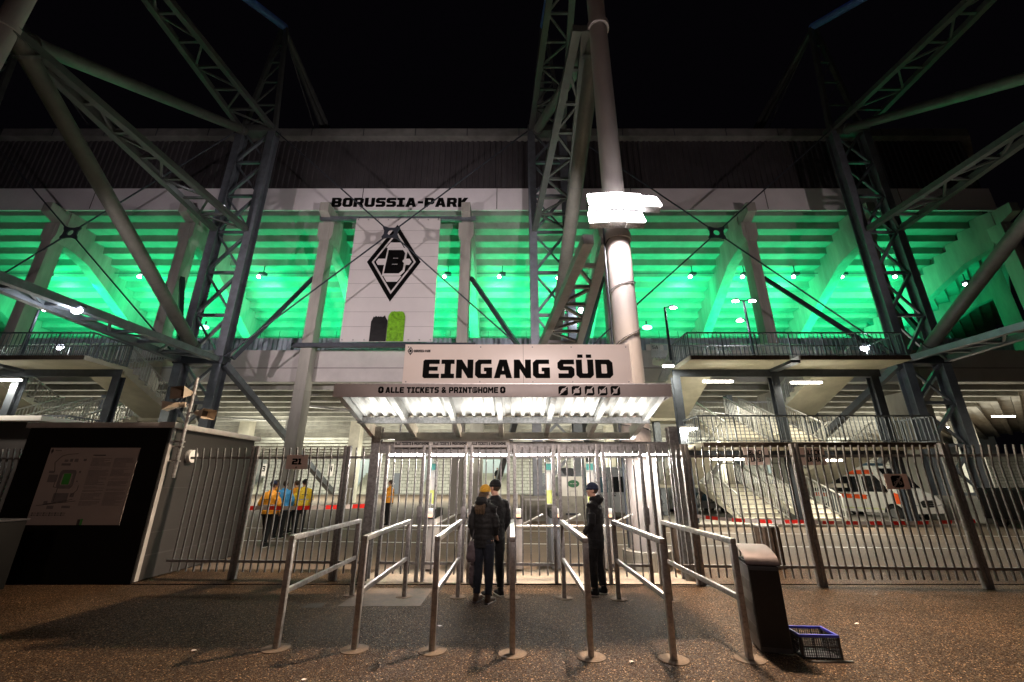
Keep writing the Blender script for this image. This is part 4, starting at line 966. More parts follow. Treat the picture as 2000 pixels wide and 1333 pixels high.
ring(.285, .42, .155, .17).build('stadium_ring', 'print_grey', bd)
brect(.245, .345, .325, .49, 'pitch', 'pitch', .006)
for (u0, v0, u1, v1) in ((.20, .16, .24, .19), (.26, .15, .29, .19), (.31, .15, .35, .19), (.41, .15, .44, .18), (.18, .21, .28, .24), (.08, .36, .18, .46), (.07, .31, .13, .34), (.20, .60, .36, .72), (.38, .60, .42, .65), (.12, .70, .16, .73), (.17, .76, .24, .80), (.33, .76, .42, .79), (.40, .31, .42, .34), (.40, .44, .415, .455)):
    brect(u0, v0, u1, v1, 'map_block', 'print_grey', .004)
def ml(pts):
    for a, b in zip(pts, pts[1:]):
        a = bp(*a); b = bp(*b); mp.beam((a[0], yb - .004, a[1]), (b[0], yb - .004, b[1]), .002, .008, up=(0, 0, 1)) if abs(a[0] - b[0]) > abs(a[1] - b[1]) else mp.beam((a[0], yb - .004, a[1]), (b[0], yb - .004, b[1]), .002, .008, up=(1, 0, 0))
ml([(.13, .32), (.10, .2), (.16, .11), (.22, .09), (.33, .08)]); ml([(.12, .74), (.20, .73), (.42, .68)]); ml([(.17, .46), (.17, .52), (.22, .53), (.22, .70)]); ml([(.38, .64), (.44, .56), (.44, .50)]); ml([(.05, .76), (.14, .745), (.46, .70)])
mp.build('map_lines', 'print_dark', bd)
leg = MB()
for v in (.845, .87):
    u = .03
    while u < .40: a = bp(u, v); b = bp(u + .015, v + .015); leg.box(a[0], b[0], yb - .004, yb - .002, b[1], a[1]); a = bp(u + .022, v + .004); b = bp(u + .05, v + .010); leg.box(a[0], b[0], yb - .004, yb - .002, b[1], a[1]); u += .062
leg.build('legend', 'print_dark', bd)
brect(.545, .93, .575, 1.0, 'black_stroke', 'print_dark'); brect(.578, .925, .60, 1.0, 'green_stroke', 'pitch')
# round lamp and corner bits
p = P(350, 890, 8.75)
o = thing('round_lamp', 'round white wall lamp on the kiosk side behind the fence', 'lamp', (kx1, 9.1, p.z)); MB().tube((kx1 + .02, 9.1, p.z), (kx1 + .10, 9.1, p.z), .13, n=24).build('lens', 'white_paint', o, bevel=.01)
MB().tube((kx1, 9.1, p.z), (kx1 + .02, 9.1, p.z), .14, n=24).build('ring', 'galv', o)
# low box in front left, second booth roof
p = G(30, 1130); o = thing('grey_locker', 'low grey metal box at the left edge before the kiosk', 'box', (-7.9, 7.2, 0))
x1 = P(52, 1022, 7.9).x; MB().box(x1 - 1.2, x1, 7.35, 7.9, .03, P(30, 1022, 7.35).z).build('body', 'black_soft', o, bevel=.015); zz = P(30, 1022, 7.35).z
MB().box(x1 - 1.22, x1 + .02, 7.33, 7.92, zz, zz + .03).build('lid', 'bin_grey', o, bevel=.008); MB().box(x1 - .5, x1 - .25, 7.32, 7.335, zz - .07, zz - .04).build('handle', 'galv', o)
o = thing('booth', 'second booth with pale lit roof edge behind the kiosk at the left edge', 'booth', (-14, 12.8, 0))
xr = P(82, 812, 12.6).x; zr = P(60, 812, 12.6).z
MB().box(xr - 5, xr, 12.6, 15.5, zr - .15, zr).build('roof', 'white_paint', o, bevel=.01); MB().box(xr - 4.6, xr - .4, 12.9, 15.2, 0, zr - .16).build('wall', 'grey_panel', o)
fence(-12.4, -9.62, 'fence panel left of the kiosk', last=True)

# loudspeaker pole
o = thing('loudspeaker_pole', 'slim pole with three horn loudspeakers at the kiosk corner', 'pole', (-6.72, 8.62, 0))
t_ = P(386, 738, 8.6); b_ = Vector((t_.x, 8.6, 1.8)); MB().tube(b_, t_, .035).build('pole', 'galv', o)
for dz in (.55, .75, -.0): MB().box(t_.x - .12, t_.x + .06, 8.54, 8.62, 2.1 + dz * .5, 2.13 + dz * .5).build('clamp', 'galv', o)
for (px, py, dx, dy, w_) in ((365, 768, -.10, -.36, .20), (345, 792, -.34, -.10, .14), (395, 808, .36, -.12, .16)):
    c = P(px, py, 8.5); q = Vector((t_.x, 8.6, c.z + .04))
    dirn = Vector((dx, dy, -.05)).normalized(); e = c + dirn * .06
    side = dirn.cross(Vector((0, 0, 1))).normalized(); upv = side.cross(dirn).normalized()
    vs = []
    for cc, ww, hh in ((e + dirn * .14, w_, w_ * .62), (e - dirn * .02, w_ * .55, w_ * .36), (e - dirn * .12, .05, .05)):
        for s1, s2 in ((-1, -1), (1, -1), (1, 1), (-1, 1)): vs.append(cc + side * ww * s1 * .9 + upv * hh * s2)
    fs = [(0, 1, 5, 4), (1, 2, 6, 5), (2, 3, 7, 6), (3, 0, 4, 7), (4, 5, 9, 8), (5, 6, 10, 9), (6, 7, 11, 10), (7, 4, 8, 11), (8, 9, 10, 11)]
    hn = MB().add(vs, fs).build('horn', 'horn', o); MB().add([vs[4], vs[5], vs[6], vs[7]], [(0, 1, 2, 3)]).build('mouth', 'horn_dark', hn)
    MB().tube(e - dirn * .22, e - dirn * .12, .055).build('driver', 'horn', hn); MB().beam(e - dirn * .15, q, .025, .025).build('bracket', 'galv', hn)

# ================================================================== BARRIER TAPE
def tape(a, b, label, n=40, sag=.12):
    o = thing('barrier_tape', label, 'tape', a, 'red and white barrier tape'); a = Vector(a); b = Vector(b); L_ = (b - a).length
    seg = max(4, int(L_ / .30)); r_ = MB()
    def pt(t): p = a.lerp(b, t); p.z -= sag * 4 * t * (1 - t); return p
    for i in range(seg):
        p, q = pt(i / seg), pt((i + 1) / seg); m_ = r_
        tw = .02 * math.sin(i * .7)
        m_.add([p + Vector((0, tw, -.05)), q + Vector((0, tw, -.05)), q + Vector((0, -tw, .04)), p + Vector((0, -tw, .04))], [(0, 1, 2, 3)])
    q = r_.build('ribbon', 'red', o); q.data.materials.append(M['tape_white'])
    for i, pl in enumerate(q.data.polygons): pl.material_index = i % 2
tape(P(470, 992, 10.6), P(716, 988, 10.6), 'red and white tape strung past the stewards', sag=.02)
tape(P(1328, 1004, 12.5), P(1560, 1019, 12.0), 'red and white tape strung before the stair tower', sag=.06)
tape(P(1560, 1019, 12.0), P(1905, 1018, 12.0), 'red and white tape strung before the ambulance', sag=.04)
# worn details of the forecourt
M['patch'] = plaza_mat('asphalt_patch', (.030, .021, .014), 40)
for x0, x1, y0, y1 in ((-3.05, -2.75, 6.9, 7.2),):
    MB().add([(x0, y0, .004), (x1, y0 + .05, .004), (x1 - .04, y1, .004), (x0 + .03, y1 - .03, .004)], [(0, 1, 2, 3)]).build('asphalt_patch', 'patch', kind='structure')
rnd = random.Random(3)
lit_ = [(3.9, 9.6), (6.2, 11.5), (-.9, 6.1), (1.2, 5.0), (-3.4, 5.3), (4.4, 6.2), (-1.9, 4.6)]
for k, (x, y) in enumerate(lit_):
    mb = MB(); n = 7; pts = [(x + rnd.uniform(.012, .03) * math.cos(2 * math.pi * i / n) * 1.4, y + rnd.uniform(.012, .03) * math.sin(2 * math.pi * i / n), .006 + rnd.uniform(0, .012)) for i in range(n)]
    mb.add(pts + [(x, y, .022)], [(i, (i + 1) % n, n) for i in range(n)])
    mb.build('litter_scrap', 'tape_white', None, base=(x, y, 0), label='small crumpled white paper scrap lying on the ground', category='litter', group='paper scraps on the ground')
# ================================================================== STAIR TOWERS
def railing(pts, h, parent, m_='galv', step=.17, name='railing'):
    mb = MB()
    for a, b in zip(pts, pts[1:]):
        a = Vector(a); b = Vector(b); L_ = (b - a).length; n = max(2, int(L_ / step)); up = Vector((0, 0, h))
        mb.beam(a + up, b + up, .06, .06); mb.beam(a + Vector((0, 0, .08)), b + Vector((0, 0, .08)), .03, .03)
        for k in range(n + 1):
            p = a.lerp(b, k / n); w_ = .05 if k % 8 == 0 else .024
            mb.beam(p + Vector((0, 0, .03)), p + up, w_, w_, up=(0, 1, 0))
    return mb.build(name, m_, parent)
def flight(x0, x1, ya, za, yb, zb, parent, n=9, thick=.22, m_='concrete_pale'):
    """straight flight from (ya,za) up to (yb,zb): zig-zag steps over a flat soffit"""
    mb = MB(); pts = []; dy = (yb - ya) / n; dz = (zb - za) / n
    for k in range(n): pts += [(ya + dy * k, za + dz * (k + 1)), (ya + dy * (k + 1), za + dz * (k + 1))]
    pts += [(yb, zb - thick - .1), (ya, za - thick * .3)]
    mb.prism([(x0, y, z) for y, z in pts], (x1 - x0, 0, 0)); q = mb.build('stair_flight', m_, parent)
    nb = MB()
    for k in range(n): nb.box(x0, x1, min(ya + dy * k, ya + dy * k) - .012, ya + dy * k + .012, za + dz * (k + 1) - .03, za + dz * (k + 1) + .004)
    nb.build('nosing', 'print_grey', q)
    for x in (x0 + .03, x1 - .03): railing([(x, ya, za + .1), (x, yb, zb + .1)], .95, q, 'galv_pale')
    return q
def stair_tower(s, X, name):
    """s=+1: as the right tower; s=-1: mirrored"""
    def xx(a): return X + s * a
    def bx(mb, a, b, *r): return mb.box(min(xx(a), xx(b)), max(xx(a), xx(b)), *r)
    o = thing('stair_tower', f'open steel and concrete stair tower {name}', 'stair tower', (X, 18.7, 0), 'stair towers')
    for a, y in ((.25, 18.7), (4.75, 18.7), (9.3, 18.7), (.6, 23.0), (4.75, 23.0), (9.3, 23.0)):
        m_ = MB(); bx(m_, a - .17, a + .17, y - .16, y - .12, .1, 6.3); bx(m_, a - .17, a + .17, y + .12, y + .16, .1, 6.3); bx(m_, a - .02, a + .02, y - .12, y + .12, .1, 6.3); m_.build('post', 'steel_dark' if y < 20 else 'steel_blue', o)
    # upper landing
    for a, b in ((.3, 4.55), (4.95, 9.7)):
        bx(MB(), a, b, 17.0, 19.0, 6.62, 6.82).build('landing', 'concrete_pale', o, bevel=.01)
        bx(MB(), a + .05, b - .05, 16.97, 17.0, 6.64, 6.82).build('landing_edge', 'rust', o)
    bx(MB(), .1, 9.6, 18.55, 18.62, 6.28, 6.62).build('beam', 'steel_dark', o)
    bx(MB(), 4.55, 4.95, 17.0, 19.0, 6.5, 6.62).build('landing_joint', 'steel_dark', o)
    railing([(xx(.35), 19, 6.82), (xx(.35), 17.08, 6.82), (xx(9.65), 17.08, 6.82), (xx(9.65), 19, 6.82)], 1.05, o, 'steel_blue', .18)
    railing([(xx(.35), 18.9, 6.82), (xx(9.65), 18.9, 6.82)], 1.05, o, 'galv_dark', .2)
    # middle landing
    bx(MB(), .3, 9.9, 17.0, 18.9, 3.02, 3.22).build('landing', 'concrete_pale', o, bevel=.01)
    bx(MB(), .35, 9.85, 16.97, 17.0, 3.04, 3.2).build('landing_edge', 'rust', o)
    bx(MB(), .1, 9.6, 18.52, 18.6, 2.72, 3.0).build('beam', 'steel_dark', o)
    railing([(xx(.3), 18.9, 3.22), (xx(.3), 17.05, 3.22), (xx(9.85), 17.05, 3.22), (xx(9.85), 18.9, 3.22)], 1.05, o, 'steel_blue', .18)
    # rear landings
    for z_ in (1.45, 4.85): bx(MB(), .2, 9.9, 22.6, 24.0, z_, z_ + .2).build('landing', 'concrete_pale', o)
    for z_ in (1.65, 5.05): railing([(xx(.3), 23.95, z_), (xx(9.8), 23.95, z_)], 1.05, o, 'galv', .2)
    # flights: outer lanes return towards the front (soffits seen), inner lanes rise away
    for a, b, c, d in ((2.35, 4.35, .35, 2.15), (5.1, 6.7, 6.9, 8.9)):
        x0, x1 = sorted((xx(a), xx(b))); u0, u1 = sorted((xx(c), xx(d)))
        flight(x0, x1, 18.8, .12, 22.6, 1.65, o); flight(u0, u1, 22.6, 1.65, 18.9, 3.22, o)
        flight(x0, x1, 18.95, 3.22, 22.6, 5.05, o); flight(u0, u1, 22.6, 5.05, 19.0, 6.82, o)
    # flights from the upper landing to the concourse, seen behind its railing
    for a, b in ((1.2, 3.2), (6.0, 8.2)):
        x0, x1 = sorted((xx(a), xx(b))); flight(x0, x1, 19.0, 6.82, 24.2, 8.7, o)
    for a in (2.2, 7.2): MB().beam((xx(a), 23.2, .6), (xx(a + 1.9), 23.2, 3.0), .16, .16).build('diagonal', 'galv_dark', o)
    return o
RX = 7.25
stair_tower(1, RX, 'right of the entrance sign'); stair_tower(-1, -17.8, 'left of the kiosk roof')

# tubes of light in the stair towers and under the stand
def tubelight(p, L_, label, grp, pw=26, y_off=0, m_='e_tube', box=True, r_=.06, col=(1, .93, .74)):
    o = thing('tube_light', label, 'light', p, grp)
    MB().box(p.x - L_ / 2, p.x + L_ / 2, p.y - .09, p.y + .09, p.z + .045, p.z + .11).build('fitting', 'grey_trim', o)
    MB().box(p.x - L_ / 2 + .02, p.x + L_ / 2 - .02, p.y - .07, p.y + .07, p.z - .03, p.z + .04).build('tube', m_, o, bevel=.015)
    lamp('tube_area', 'AREA', (p.x, p.y, p.z - .06), pw, col, (L_, .12), aim=(p.x, p.y + .01, p.z - 3), parent=o)
    return o
lst = [(1402, 746, 18.4, 1.35), (1575, 748, 18.4, 1.4), (1346, 838, 18.4, .75), (1422, 898, 18.2, 1.3), (1627, 900, 18.2, .75), (1305, 716, 18.0, .5)]
nm_ = ['long tube light under the upper stair landing, above the mesh railing', 'long tube light on the pale stair soffit below the upper landing', 'short tube light left of the middle stair landing', 'long tube light under the middle landing of the right stair tower', 'short tube light above the ambulance roof', 'small lamp at the left end of the upper stair landing']
for (px, py, Y, L_), n in zip(lst, nm_): tubelight(P(px, py, Y), L_, n, 'lights of the right stair tower', pw=240)
lst = [(177, 713, 18.2, 1.2), (8, 743, 18.2, 1.5)]
for (px, py, Y, L_), n in zip(lst, ['tube light below the upper landing of the left stair tower', 'tube light at the left picture edge under a stair landing']): tubelight(P(px, py, Y), L_, n, 'lights of the left stair tower', pw=240)
sof = [(264, 745, 26.6, 2.0), (545, 745, 26.6, 2.6), (760, 746, 26.6, 2.3), (573, 775, 29.5, 1.2), (1685, 773, 29.5, .9), (1808, 749, 26.6, 1.5), (1960, 814, 30, 1.6), (233, 802, 36, 1.3), (405, 805, 36, 1.6), (680, 790, 33, 1.2), (700, 835, 38, 1.2), (1650, 812, 33, 1.3), (1500, 836, 36, 1.0), (1860, 835, 36, 1.0), (120, 790, 33, 1.2)]
for i, (px, py, Y, L_) in enumerate(sof):
    p = P(px, py, Y); tubelight(p, L_, f'{ORD[i]} tube light fixed to the ribbed soffit under the stand', 'tube lights under the stand', pw=900, r_=.1)
for i, (px, py, Y) in enumerate(((186, 745, 27), (340, 772, 30), (585, 746, 27), (712, 746, 27), (640, 773, 30), (1720, 774, 30), (1745, 800, 32), (500, 838, 36), (752, 812, 32))):
    p = P(px, py, Y); o = thing('round_downlight', f'{ORD[i]} small round lamp under the stand', 'lamp', p, 'small round lamps under the stand')
    MB().ball(p, .16, .16, .07).build('lens', 'e_tube', o); MB().tube(p + Vector((0, 0, .05)), p + Vector((0, 0, .5)), .03, n=6).build('stem', 'steel_dark', o)
# general soft light of the many fittings deep under the stand
for X in (-30, -18, -7, 5, 17, 29):
    lamp('soffit_light', 'AREA', (X, 36, 5.2), 1550, (.98, 1, .84), (7, .5), aim=(X, 37, 0))
    lamp('soffit_uplight', 'AREA', (X, 31, 2.4), 520, (1, .97, .82), (6, 2), aim=(X, 32, 8))

# street lamps at the concourse level
def street_lamp(px, ytop, ybot, Y, heads, label):
    t = P(px, ytop, Y); b = P(px + (px - 1000) * .04, ybot, Y); b.x = t.x
    o = thing('street_lamp', label, 'street lamp', b); MB().tube(b, t, .07, .05).build('pole', 'steel_dark', o)
    for dx, dz in heads:
        MB().beam(t + Vector((0, 0, dz)), t + Vector((dx * .6, 0, dz + .03)), .04, .04).build('arm', 'steel_dark', o)
        hd = MB().loft([(t + Vector((dx * .5, 0, dz + .05)), (.05, .04)), (t + Vector((dx * .8, 0, dz + .06)), (.16, .06)), (t + Vector((dx * 1.3, 0, dz + .02)), (.10, .04))], 12).build('lamp_head', 'steel_dark', o)
        MB().ball(t + Vector((dx * .95, -.03, dz - .03)), .17, .10, .055).build('lens', 'e_cool', hd)
        lamp('street_light', 'SPOT', t + Vector((dx * .95, 0, dz - .12)), 120, (.9, .93, 1), .12, aim=t + Vector((dx * .95, -.3, -5)), angle=140, parent=o)
street_lamp(1452, 588, 704, 18.2, ((-.42, 0), (.42, 0), (-.38, -1.0)), 'double armed street lamp on the upper stair landing')
street_lamp(1298, 601, 704, 18.2, ((.42, 0),), 'single armed street lamp at the left end of the stair landing')
street_lamp(76, 606, 700, 18.4, ((.4, 0),), 'street lamp on the left stair landing')
for px, py, Y, lab, pw in ((1136, 607, 21.2, 'bright lamp hanging between the trusses left of the mast', 60), (150, 607, 14.5, 'bright oval lamp under the left lower truss', 60), (1689, 681, 19.2, 'bright lamp at the right end of the upper stair landing', 60), (117, 679, 21, 'small bright lamp behind the left stair railing', 40)):
    p = P(px, py, Y); o = thing('flood_lamp', lab, 'lamp', p); MB().ball(p, .19, .12, .13).build('lens', 'e_cool', o); MB().box(p.x - .2, p.x + .2, p.y - .1, p.y + .12, p.z + .13, p.z + .2).build('housing', 'steel_dark', o)
    lamp('flood_lamp_light', 'POINT', p + Vector((0, -.25, -.2)), pw, (.9, .93, 1), .1, parent=o)
# lit strip on the left middle truss
A, B = P(362, 345, 17.5), P(438, 405, 20)
MB().beam(A, B, .12, .10).build('truss_light', mat('strip_glow', (.8, .8, .8), .5, 0, 0, emit=(.95, .9, 1), estr=5), None, base=A, label='thin white light strip along the left middle truss', category='light')

# block number plates behind the fence
for px, tx, lab in ((1478, '1A-3A', 'block number plate behind the fence left of the tall fence post'), (1588, '1A-4A', 'block number plate behind the fence right of the tall fence post')):
    p = P(px, 892, 16.8); o = thing('block_sign', lab, 'sign', p)
    MB().box(p.x - .48, p.x + .48, 16.8, 16.84, p.z - .32, p.z + .32).build('plate', 'signbox', o)
    lettering('BLOCK', p.x - .30, p.x + .30, p.z + .05, p.z + .24, 16.79).build('lettering', 'black', o); lettering(tx, p.x - .26, p.x + .26, p.z - .2, p.z - .02, 16.79).build('number', 'black', o)
p = P(1279, 679, 25.1); o = thing('level_sign', 'small white plate with 5A on the concourse right of the mast', 'sign', p); MB().box(p.x - .55, p.x + .55, p.y - .02, p.y, p.z - .2, p.z + .2).build('plate', 'sign_white', o); lettering('5A', p.x - .2, p.x + .2, p.z - .12, p.z + .12, p.y - .03).build('number', 'black', o)

# ================================================================== VEHICLES
def wheel(x, y, r, parent, yaw):
    c = Vector((x, y, r)); ax = Vector((-math.sin(yaw), math.cos(yaw), 0)) * .11
    w_ = MB().tube(c - ax, c + ax, r, n=28).build('wheel', 'tyre', parent, bevel=.02)
    MB().tube(c - ax * 1.08, c + ax * 1.08, r * .6, n=20).build('rim', 'rim', w_)
def van(o, org, yaw, L, W, H, body_m, ambulance):
    """local: x forward along the van, y to its left side; built in world coordinates"""
    cs, sn = math.cos(yaw), math.sin(yaw)
    def T(x, y, z): return (org[0] + x * cs - y * sn, org[1] + x * sn + y * cs, z)
    hw = W / 2
    prof = [(-L / 2, .45), (-L / 2, H * .93), (-L / 2 + .12, H), (L * .18, H), (L * .235, H * .97), (L * .365, H * .56), (L * .375, H * .54), (L * .475, H * .44), (L / 2, H * .36), (L / 2, .38), (L * .44, .33), (-L / 2 + .1, .33)]
    sec = []
    mb = MB(); n = len(prof); ys = [(-hw, .90), (-hw + .05, .985), (-hw + .16, 1.0), (hw - .16, 1.0), (hw - .05, .985), (hw, .90)]
    vs = []
    for y, f in ys:
        for x, z in prof: vs.append(T(x * (1 if f > .95 else .992), y * (1 - .05 * max(0, (z - H * .55) / H)), .33 + (z - .33) * (1 if f > .95 else .985)))
    fs = [tuple(range(n))[::-1], tuple(range(5 * n, 6 * n))]
    for k in range(5):
        for i in range(n): j = (i + 1) % n; fs.append((k * n + i, k * n + j, (k + 1) * n + j, (k + 1) * n + i))
    mb.add(vs, fs); bd_ = mb.build('body', body_m, o, smooth=40)
    for x in (-L * .29, L * .32):
        for y in (-hw + .08, hw - .08):
            p = T(x, y, 0); wheel(p[0], p[1], .34, o, yaw)
            m_ = MB(); yo = y + (.02 if y > 0 else -.02)
            pts = [T(x + .42 * math.cos(math.pi * k / 14), (hw + .004) * (1 if y > 0 else -1), .34 + .42 * math.sin(math.pi * k / 14)) for k in range(15)]
            m_.add(pts, [tuple(range(15))]); m_.build('wheel_arch', 'black_soft', o)
    def side(poly, name, m_, y, off=.006):
        yy = y * (hw + off); pts = []
        for x, z in poly: q = T(x, yy * (1 - .05 * max(0, (z - H * .55) / H)) , z); pts.append(q)
        return MB().add(pts, [tuple(range(len(pts)))]).build(name, m_, o)
    for y in (-1, 1):
        side([(-L * .46, H * .50), (-L * .46, H * .80), (-L * .20, H * .80), (-L * .20, H * .50)], 'side_window', 'glass_dark' if ambulance else 'glass_blue', y)
        side([(-L * .185, H * .50), (-L * .185, H * .80), (L * .06, H * .80), (L * .06, H * .50)], 'side_window', 'glass_dark' if ambulance else 'glass_blue', y)
        q = side([(L * .09, H * .51), (L * .09, H * .80), (L * .22, H * .81), (L * .30, H * .60), (L * .31, H * .51)], 'cab_window', 'glass_dark', y)
        side([(L * .075, .42), (L * .075, H * .84), (L * .079, H * .84), (L * .079, .42)], 'door_joint', 'print_dark', y, .008)
        side([(-L * .195, .42), (-L * .195, H * .84), (-L * .191, H * .84), (-L * .191, .42)], 'door_joint', 'print_dark', y, .008)
        side([(L * .10, H * .43), (L * .10, H * .45), (L * .14, H * .45), (L * .14, H * .43)], 'door_handle', 'black_soft', y, .014)
        if ambulance:
            side([(-L * .47, H * .40), (-L * .47, H * .48), (L * .10, H * .45), (L * .10, H * .37)], 'side_stripe', 'red_orange', y, .010)
            side([(L * .355, H * .30), (L * .355, H * .50), (L * .46, H * .43), (L * .46, H * .30)], 'front_stripe', 'red_orange', y, .010)
            side([(-L * .48, H * .84), (-L * .48, H * .92), (L * .20, H * .92), (L * .215, H * .84)], 'roof_stripe', 'red_orange', y, .010)
            side([(-L * .46, H * .19), (-L * .46, H * .205), (L * .24, H * .205), (L * .24, H * .19)], 'thin_line', 'lime', y, .010)
    # windscreen, bonnet, grille, lamps
    def front(poly, name, m_): return MB().add([T(*p) for p in poly], [tuple(range(len(poly)))]).build(name, m_, o)
    a = (L * .242, H * .945); b = (L * .360, H * .585)
    front([(a[0] + .03, -hw * .84, a[1]), (a[0] + .03, hw * .84, a[1]), (b[0] + .03, hw * .93, b[1]), (b[0] + .03, -hw * .93, b[1])], 'windscreen', 'glass_dark')
    xf = L / 2 + .012
    front([(xf, -.42, .62), (xf, .42, .62), (xf, .50, .86), (xf, .30, .92), (xf, -.30, .92), (xf, -.50, .86)], 'grille', 'black_soft')
    for z_ in (.69, .77, .85): front([(xf + .008, -.44, z_), (xf + .008, .44, z_), (xf + .008, .44, z_ + .018), (xf + .008, -.44, z_ + .018)], 'grille_bar', 'rim')
    front([(xf, -.7, .40), (xf, .7, .40), (xf, .7, .50), (xf, -.7, .50)], 'lower_intake', 'black_soft')
    for s in (-1, 1):
        front([(xf, s * .55, .68), (xf, s * .84, .72), (L * .472, s * (hw + .004), .95), (L * .478, s * (hw - .25), .96)], 'headlight', 'glass_blue')
        m_ = MB(); p = T(L * .30, s * (hw + .14), H * .56); m_.ball(p, .09, .09, .15); m_.build('wing_mirror', 'black_soft', o)
    bp_ = MB(); bp_.prism([T(L * .492, -hw * .95, .36), T(L * .515, -hw * .8, .36), T(L * .515, hw * .8, .36), T(L * .492, hw * .95, .36)], (0, 0, .20)); bp_.build('bumper', body_m, o)
    return T
yaw = R(-74)
cpt = Vector((18.35, 22.8, 0)); o = thing('ambulance', 'white ambulance van with orange stripes parked behind the stair tower', 'ambulance', (cpt.x, cpt.y, 0))
T = van(o, (18.35, 22.8), yaw, 4.9, 1.85, 2.5, 'van_white', True)
q = T(.55, 0, 0); MB().prism([T(.2, -.6, 2.5), T(.7, -.6, 2.5), T(.7, .6, 2.5), T(.2, .6, 2.5)], (0, 0, .14)).build('light_bar', 'glass_blue', o, bevel=.02)
# writing on the ambulance side and front
m_ = bfont('Malteser', 0, 0, .26, 0)
def place_text(m_, x0, y, z, ydir, flip):
    out = []
    for v in m_.v: out.append(Vector(T(x0 + (v.x if flip else -v.x), y, z + v.z)))
    m_.v = out; return m_
place_text(m_, -2.1, -.95, 1.56, 0, True).build('lettering', 'white_paint', o)
cpt = P(1196, 1000, 23); o = thing('silver_van', 'silver minibus with tinted windows behind the turnstiles', 'van', (cpt.x, 23, 0))
van(o, (cpt.x, 23.2), R(-35), 5.0, 1.95, 2.45, 'van_silver', False)
# white trailer
a, b = P(1092, 1005, 21), P(1143, 1005, 21); zt_ = P(1117, 931, 21).z
o = thing('cooling_trailer', 'small white box trailer with green oval emblem behind the gates', 'trailer', ((a.x + b.x) / 2, 21, 0))
MB().box(a.x, b.x, 21, 23.2, .32, zt_).build('body', 'van_white', o, bevel=.03)
cx_ = (a.x + b.x) / 2 + .12; n = 28
curve_shape([[(cx_ + .28 * math.cos(2 * math.pi * k / n), zt_ - .33 + .17 * math.sin(2 * math.pi * k / n)) for k in range(n)]], 20.985).build('oval_emblem', 'oval', o)
lettering('---', cx_ - .17, cx_ + .17, zt_ - .38, zt_ - .28, 20.975).build('emblem_line', 'parapet', o)
curve_shape([[(cx_ - .18, zt_ - 1.25), (cx_ + .18, zt_ - 1.25), (cx_ + .18, zt_ - .65), (cx_ - .18, zt_ - .65)], [(cx_ - .17, zt_ - 1.24), (cx_ + .17, zt_ - 1.24), (cx_ + .17, zt_ - .66), (cx_ - .17, zt_ - .66)]], 20.985).build('label_frame', 'print_grey', o)
MB().box(a.x + .05, a.x + .4, 20.97, 20.985, zt_ - 1.15, zt_ - 1.13).build('line', 'print_grey', o)
for x in (a.x + .2, b.x - .2): MB().tube((x - .08, 21.9, .22), (x + .08, 21.9, .22), .22, n=20).build('wheel', 'tyre', o)
MB().box(a.x + .3, b.x - .3, 20.8, 21, .28, .36).build('drawbar', 'steel_dark', o)
# dark grandstand-like box and grey cabinets by the right fence
p = P(1985, 990, 17); o = thing('dark_vehicle', 'dark vehicle with red rear lamp at the right edge behind the fence', 'car', (p.x + 1.2, 17, 0))
T2 = van(o, (p.x + 2.3, 18.2), R(20), 4.2, 1.75, 1.5, 'black_soft', False)
MB().box(p.x - .1, p.x + .2, 16.6, 16.7, .95, 1.05).build('tail_lamp', 'red', o)
p = P(1660, 1020, 21.5)
a = G(1825, 1020); o = thing('concrete_block', 'long grey concrete block beside the foot of the right lattice column', 'block', (20.0, 20.3, 0)); MB().box(20.7, 24.6, 19.7, 20.6, 0, 1.0).build('body', 'plinth', o, bevel=.03)
# sloping ramp seen left of the trailer
o = thing('table', 'grey folding table standing behind the turnstiles', 'table', P(1055, 1000, 20)); q = P(1055, 968, 20)
MB().box(q.x - .7, q.x + .7, 19.7, 20.4, .95, 1.0).build('tabletop', 'grey_trim', o)
for dx in (-.65, .65):
    for dy in (19.75, 20.35): MB().box(q.x + dx - .02, q.x + dx + .02, dy - .02, dy + .02, 0, .95).build('leg', 'galv', o)
o = thing('white_stand', 'small white trestle stand near the staircase left of the gates', 'stand', P(674, 975, 30)); q = P(674, 955, 30)
MB().box(q.x - .4, q.x + .4, 29.8, 30.2, 1.25, 1.32).build('top', 'white_paint', o)
for dx in (-.35, .35): MB().box(q.x + dx - .03, q.x + dx + .03, 29.97, 30.03, .15, 1.25).build('leg', 'white_paint', o)
cpt = P(1368, 1000, 25.5); o = thing('silver_car', 'silver estate car parked in the shade under the left flight of the stair tower', 'car', (cpt.x, 25.5, 0))
van(o, (cpt.x, 26), R(12), 4.3, 1.75, 1.45, 'van_silver', False)

# added light, with no fitting, that brightens the stewards
lamp('steward_fill', 'AREA', (-6.5, 11.0, 5.8), 170, (1, .95, .86), (1.2, .3), aim=(-6.5, 13, 1))
# ================================================================== PEOPLE
def remesh(mb, vox, smooth=3, nz=0.0, nscale=9.0, seed=0):
    me = D.meshes.new('r'); me.from_pydata(mb.v, [], mb.f)
    bm = bmesh.new(); bm.from_mesh(me); bmesh.ops.recalc_face_normals(bm, faces=bm.faces); bm.to_mesh(me); bm.free()
    o = D.objects.new('r', me); COL.objects.link(o)
    m = o.modifiers.new('a', 'REMESH'); m.mode = 'VOXEL'; m.voxel_size = vox
    s = o.modifiers.new('b', 'SMOOTH'); s.factor = .5; s.iterations = smooth
    m2 = mesh_from(o); out = MB(); ns = [v.normal.copy() for v in m2.vertices]
    out.add([v.co for v in m2.vertices], [tuple(p.vertices) for p in m2.polygons])
    if nz:
        for i, v in enumerate(out.v):
            q = Vector((v.x * nscale + seed, v.y * nscale, v.z * nscale * 1.6)); out.v[i] = v + ns[i] * nz * (noise.noise(q) + .5 * noise.noise(q * 2.3))
    D.objects.remove(o); D.meshes.remove(me); D.meshes.remove(m2); return out
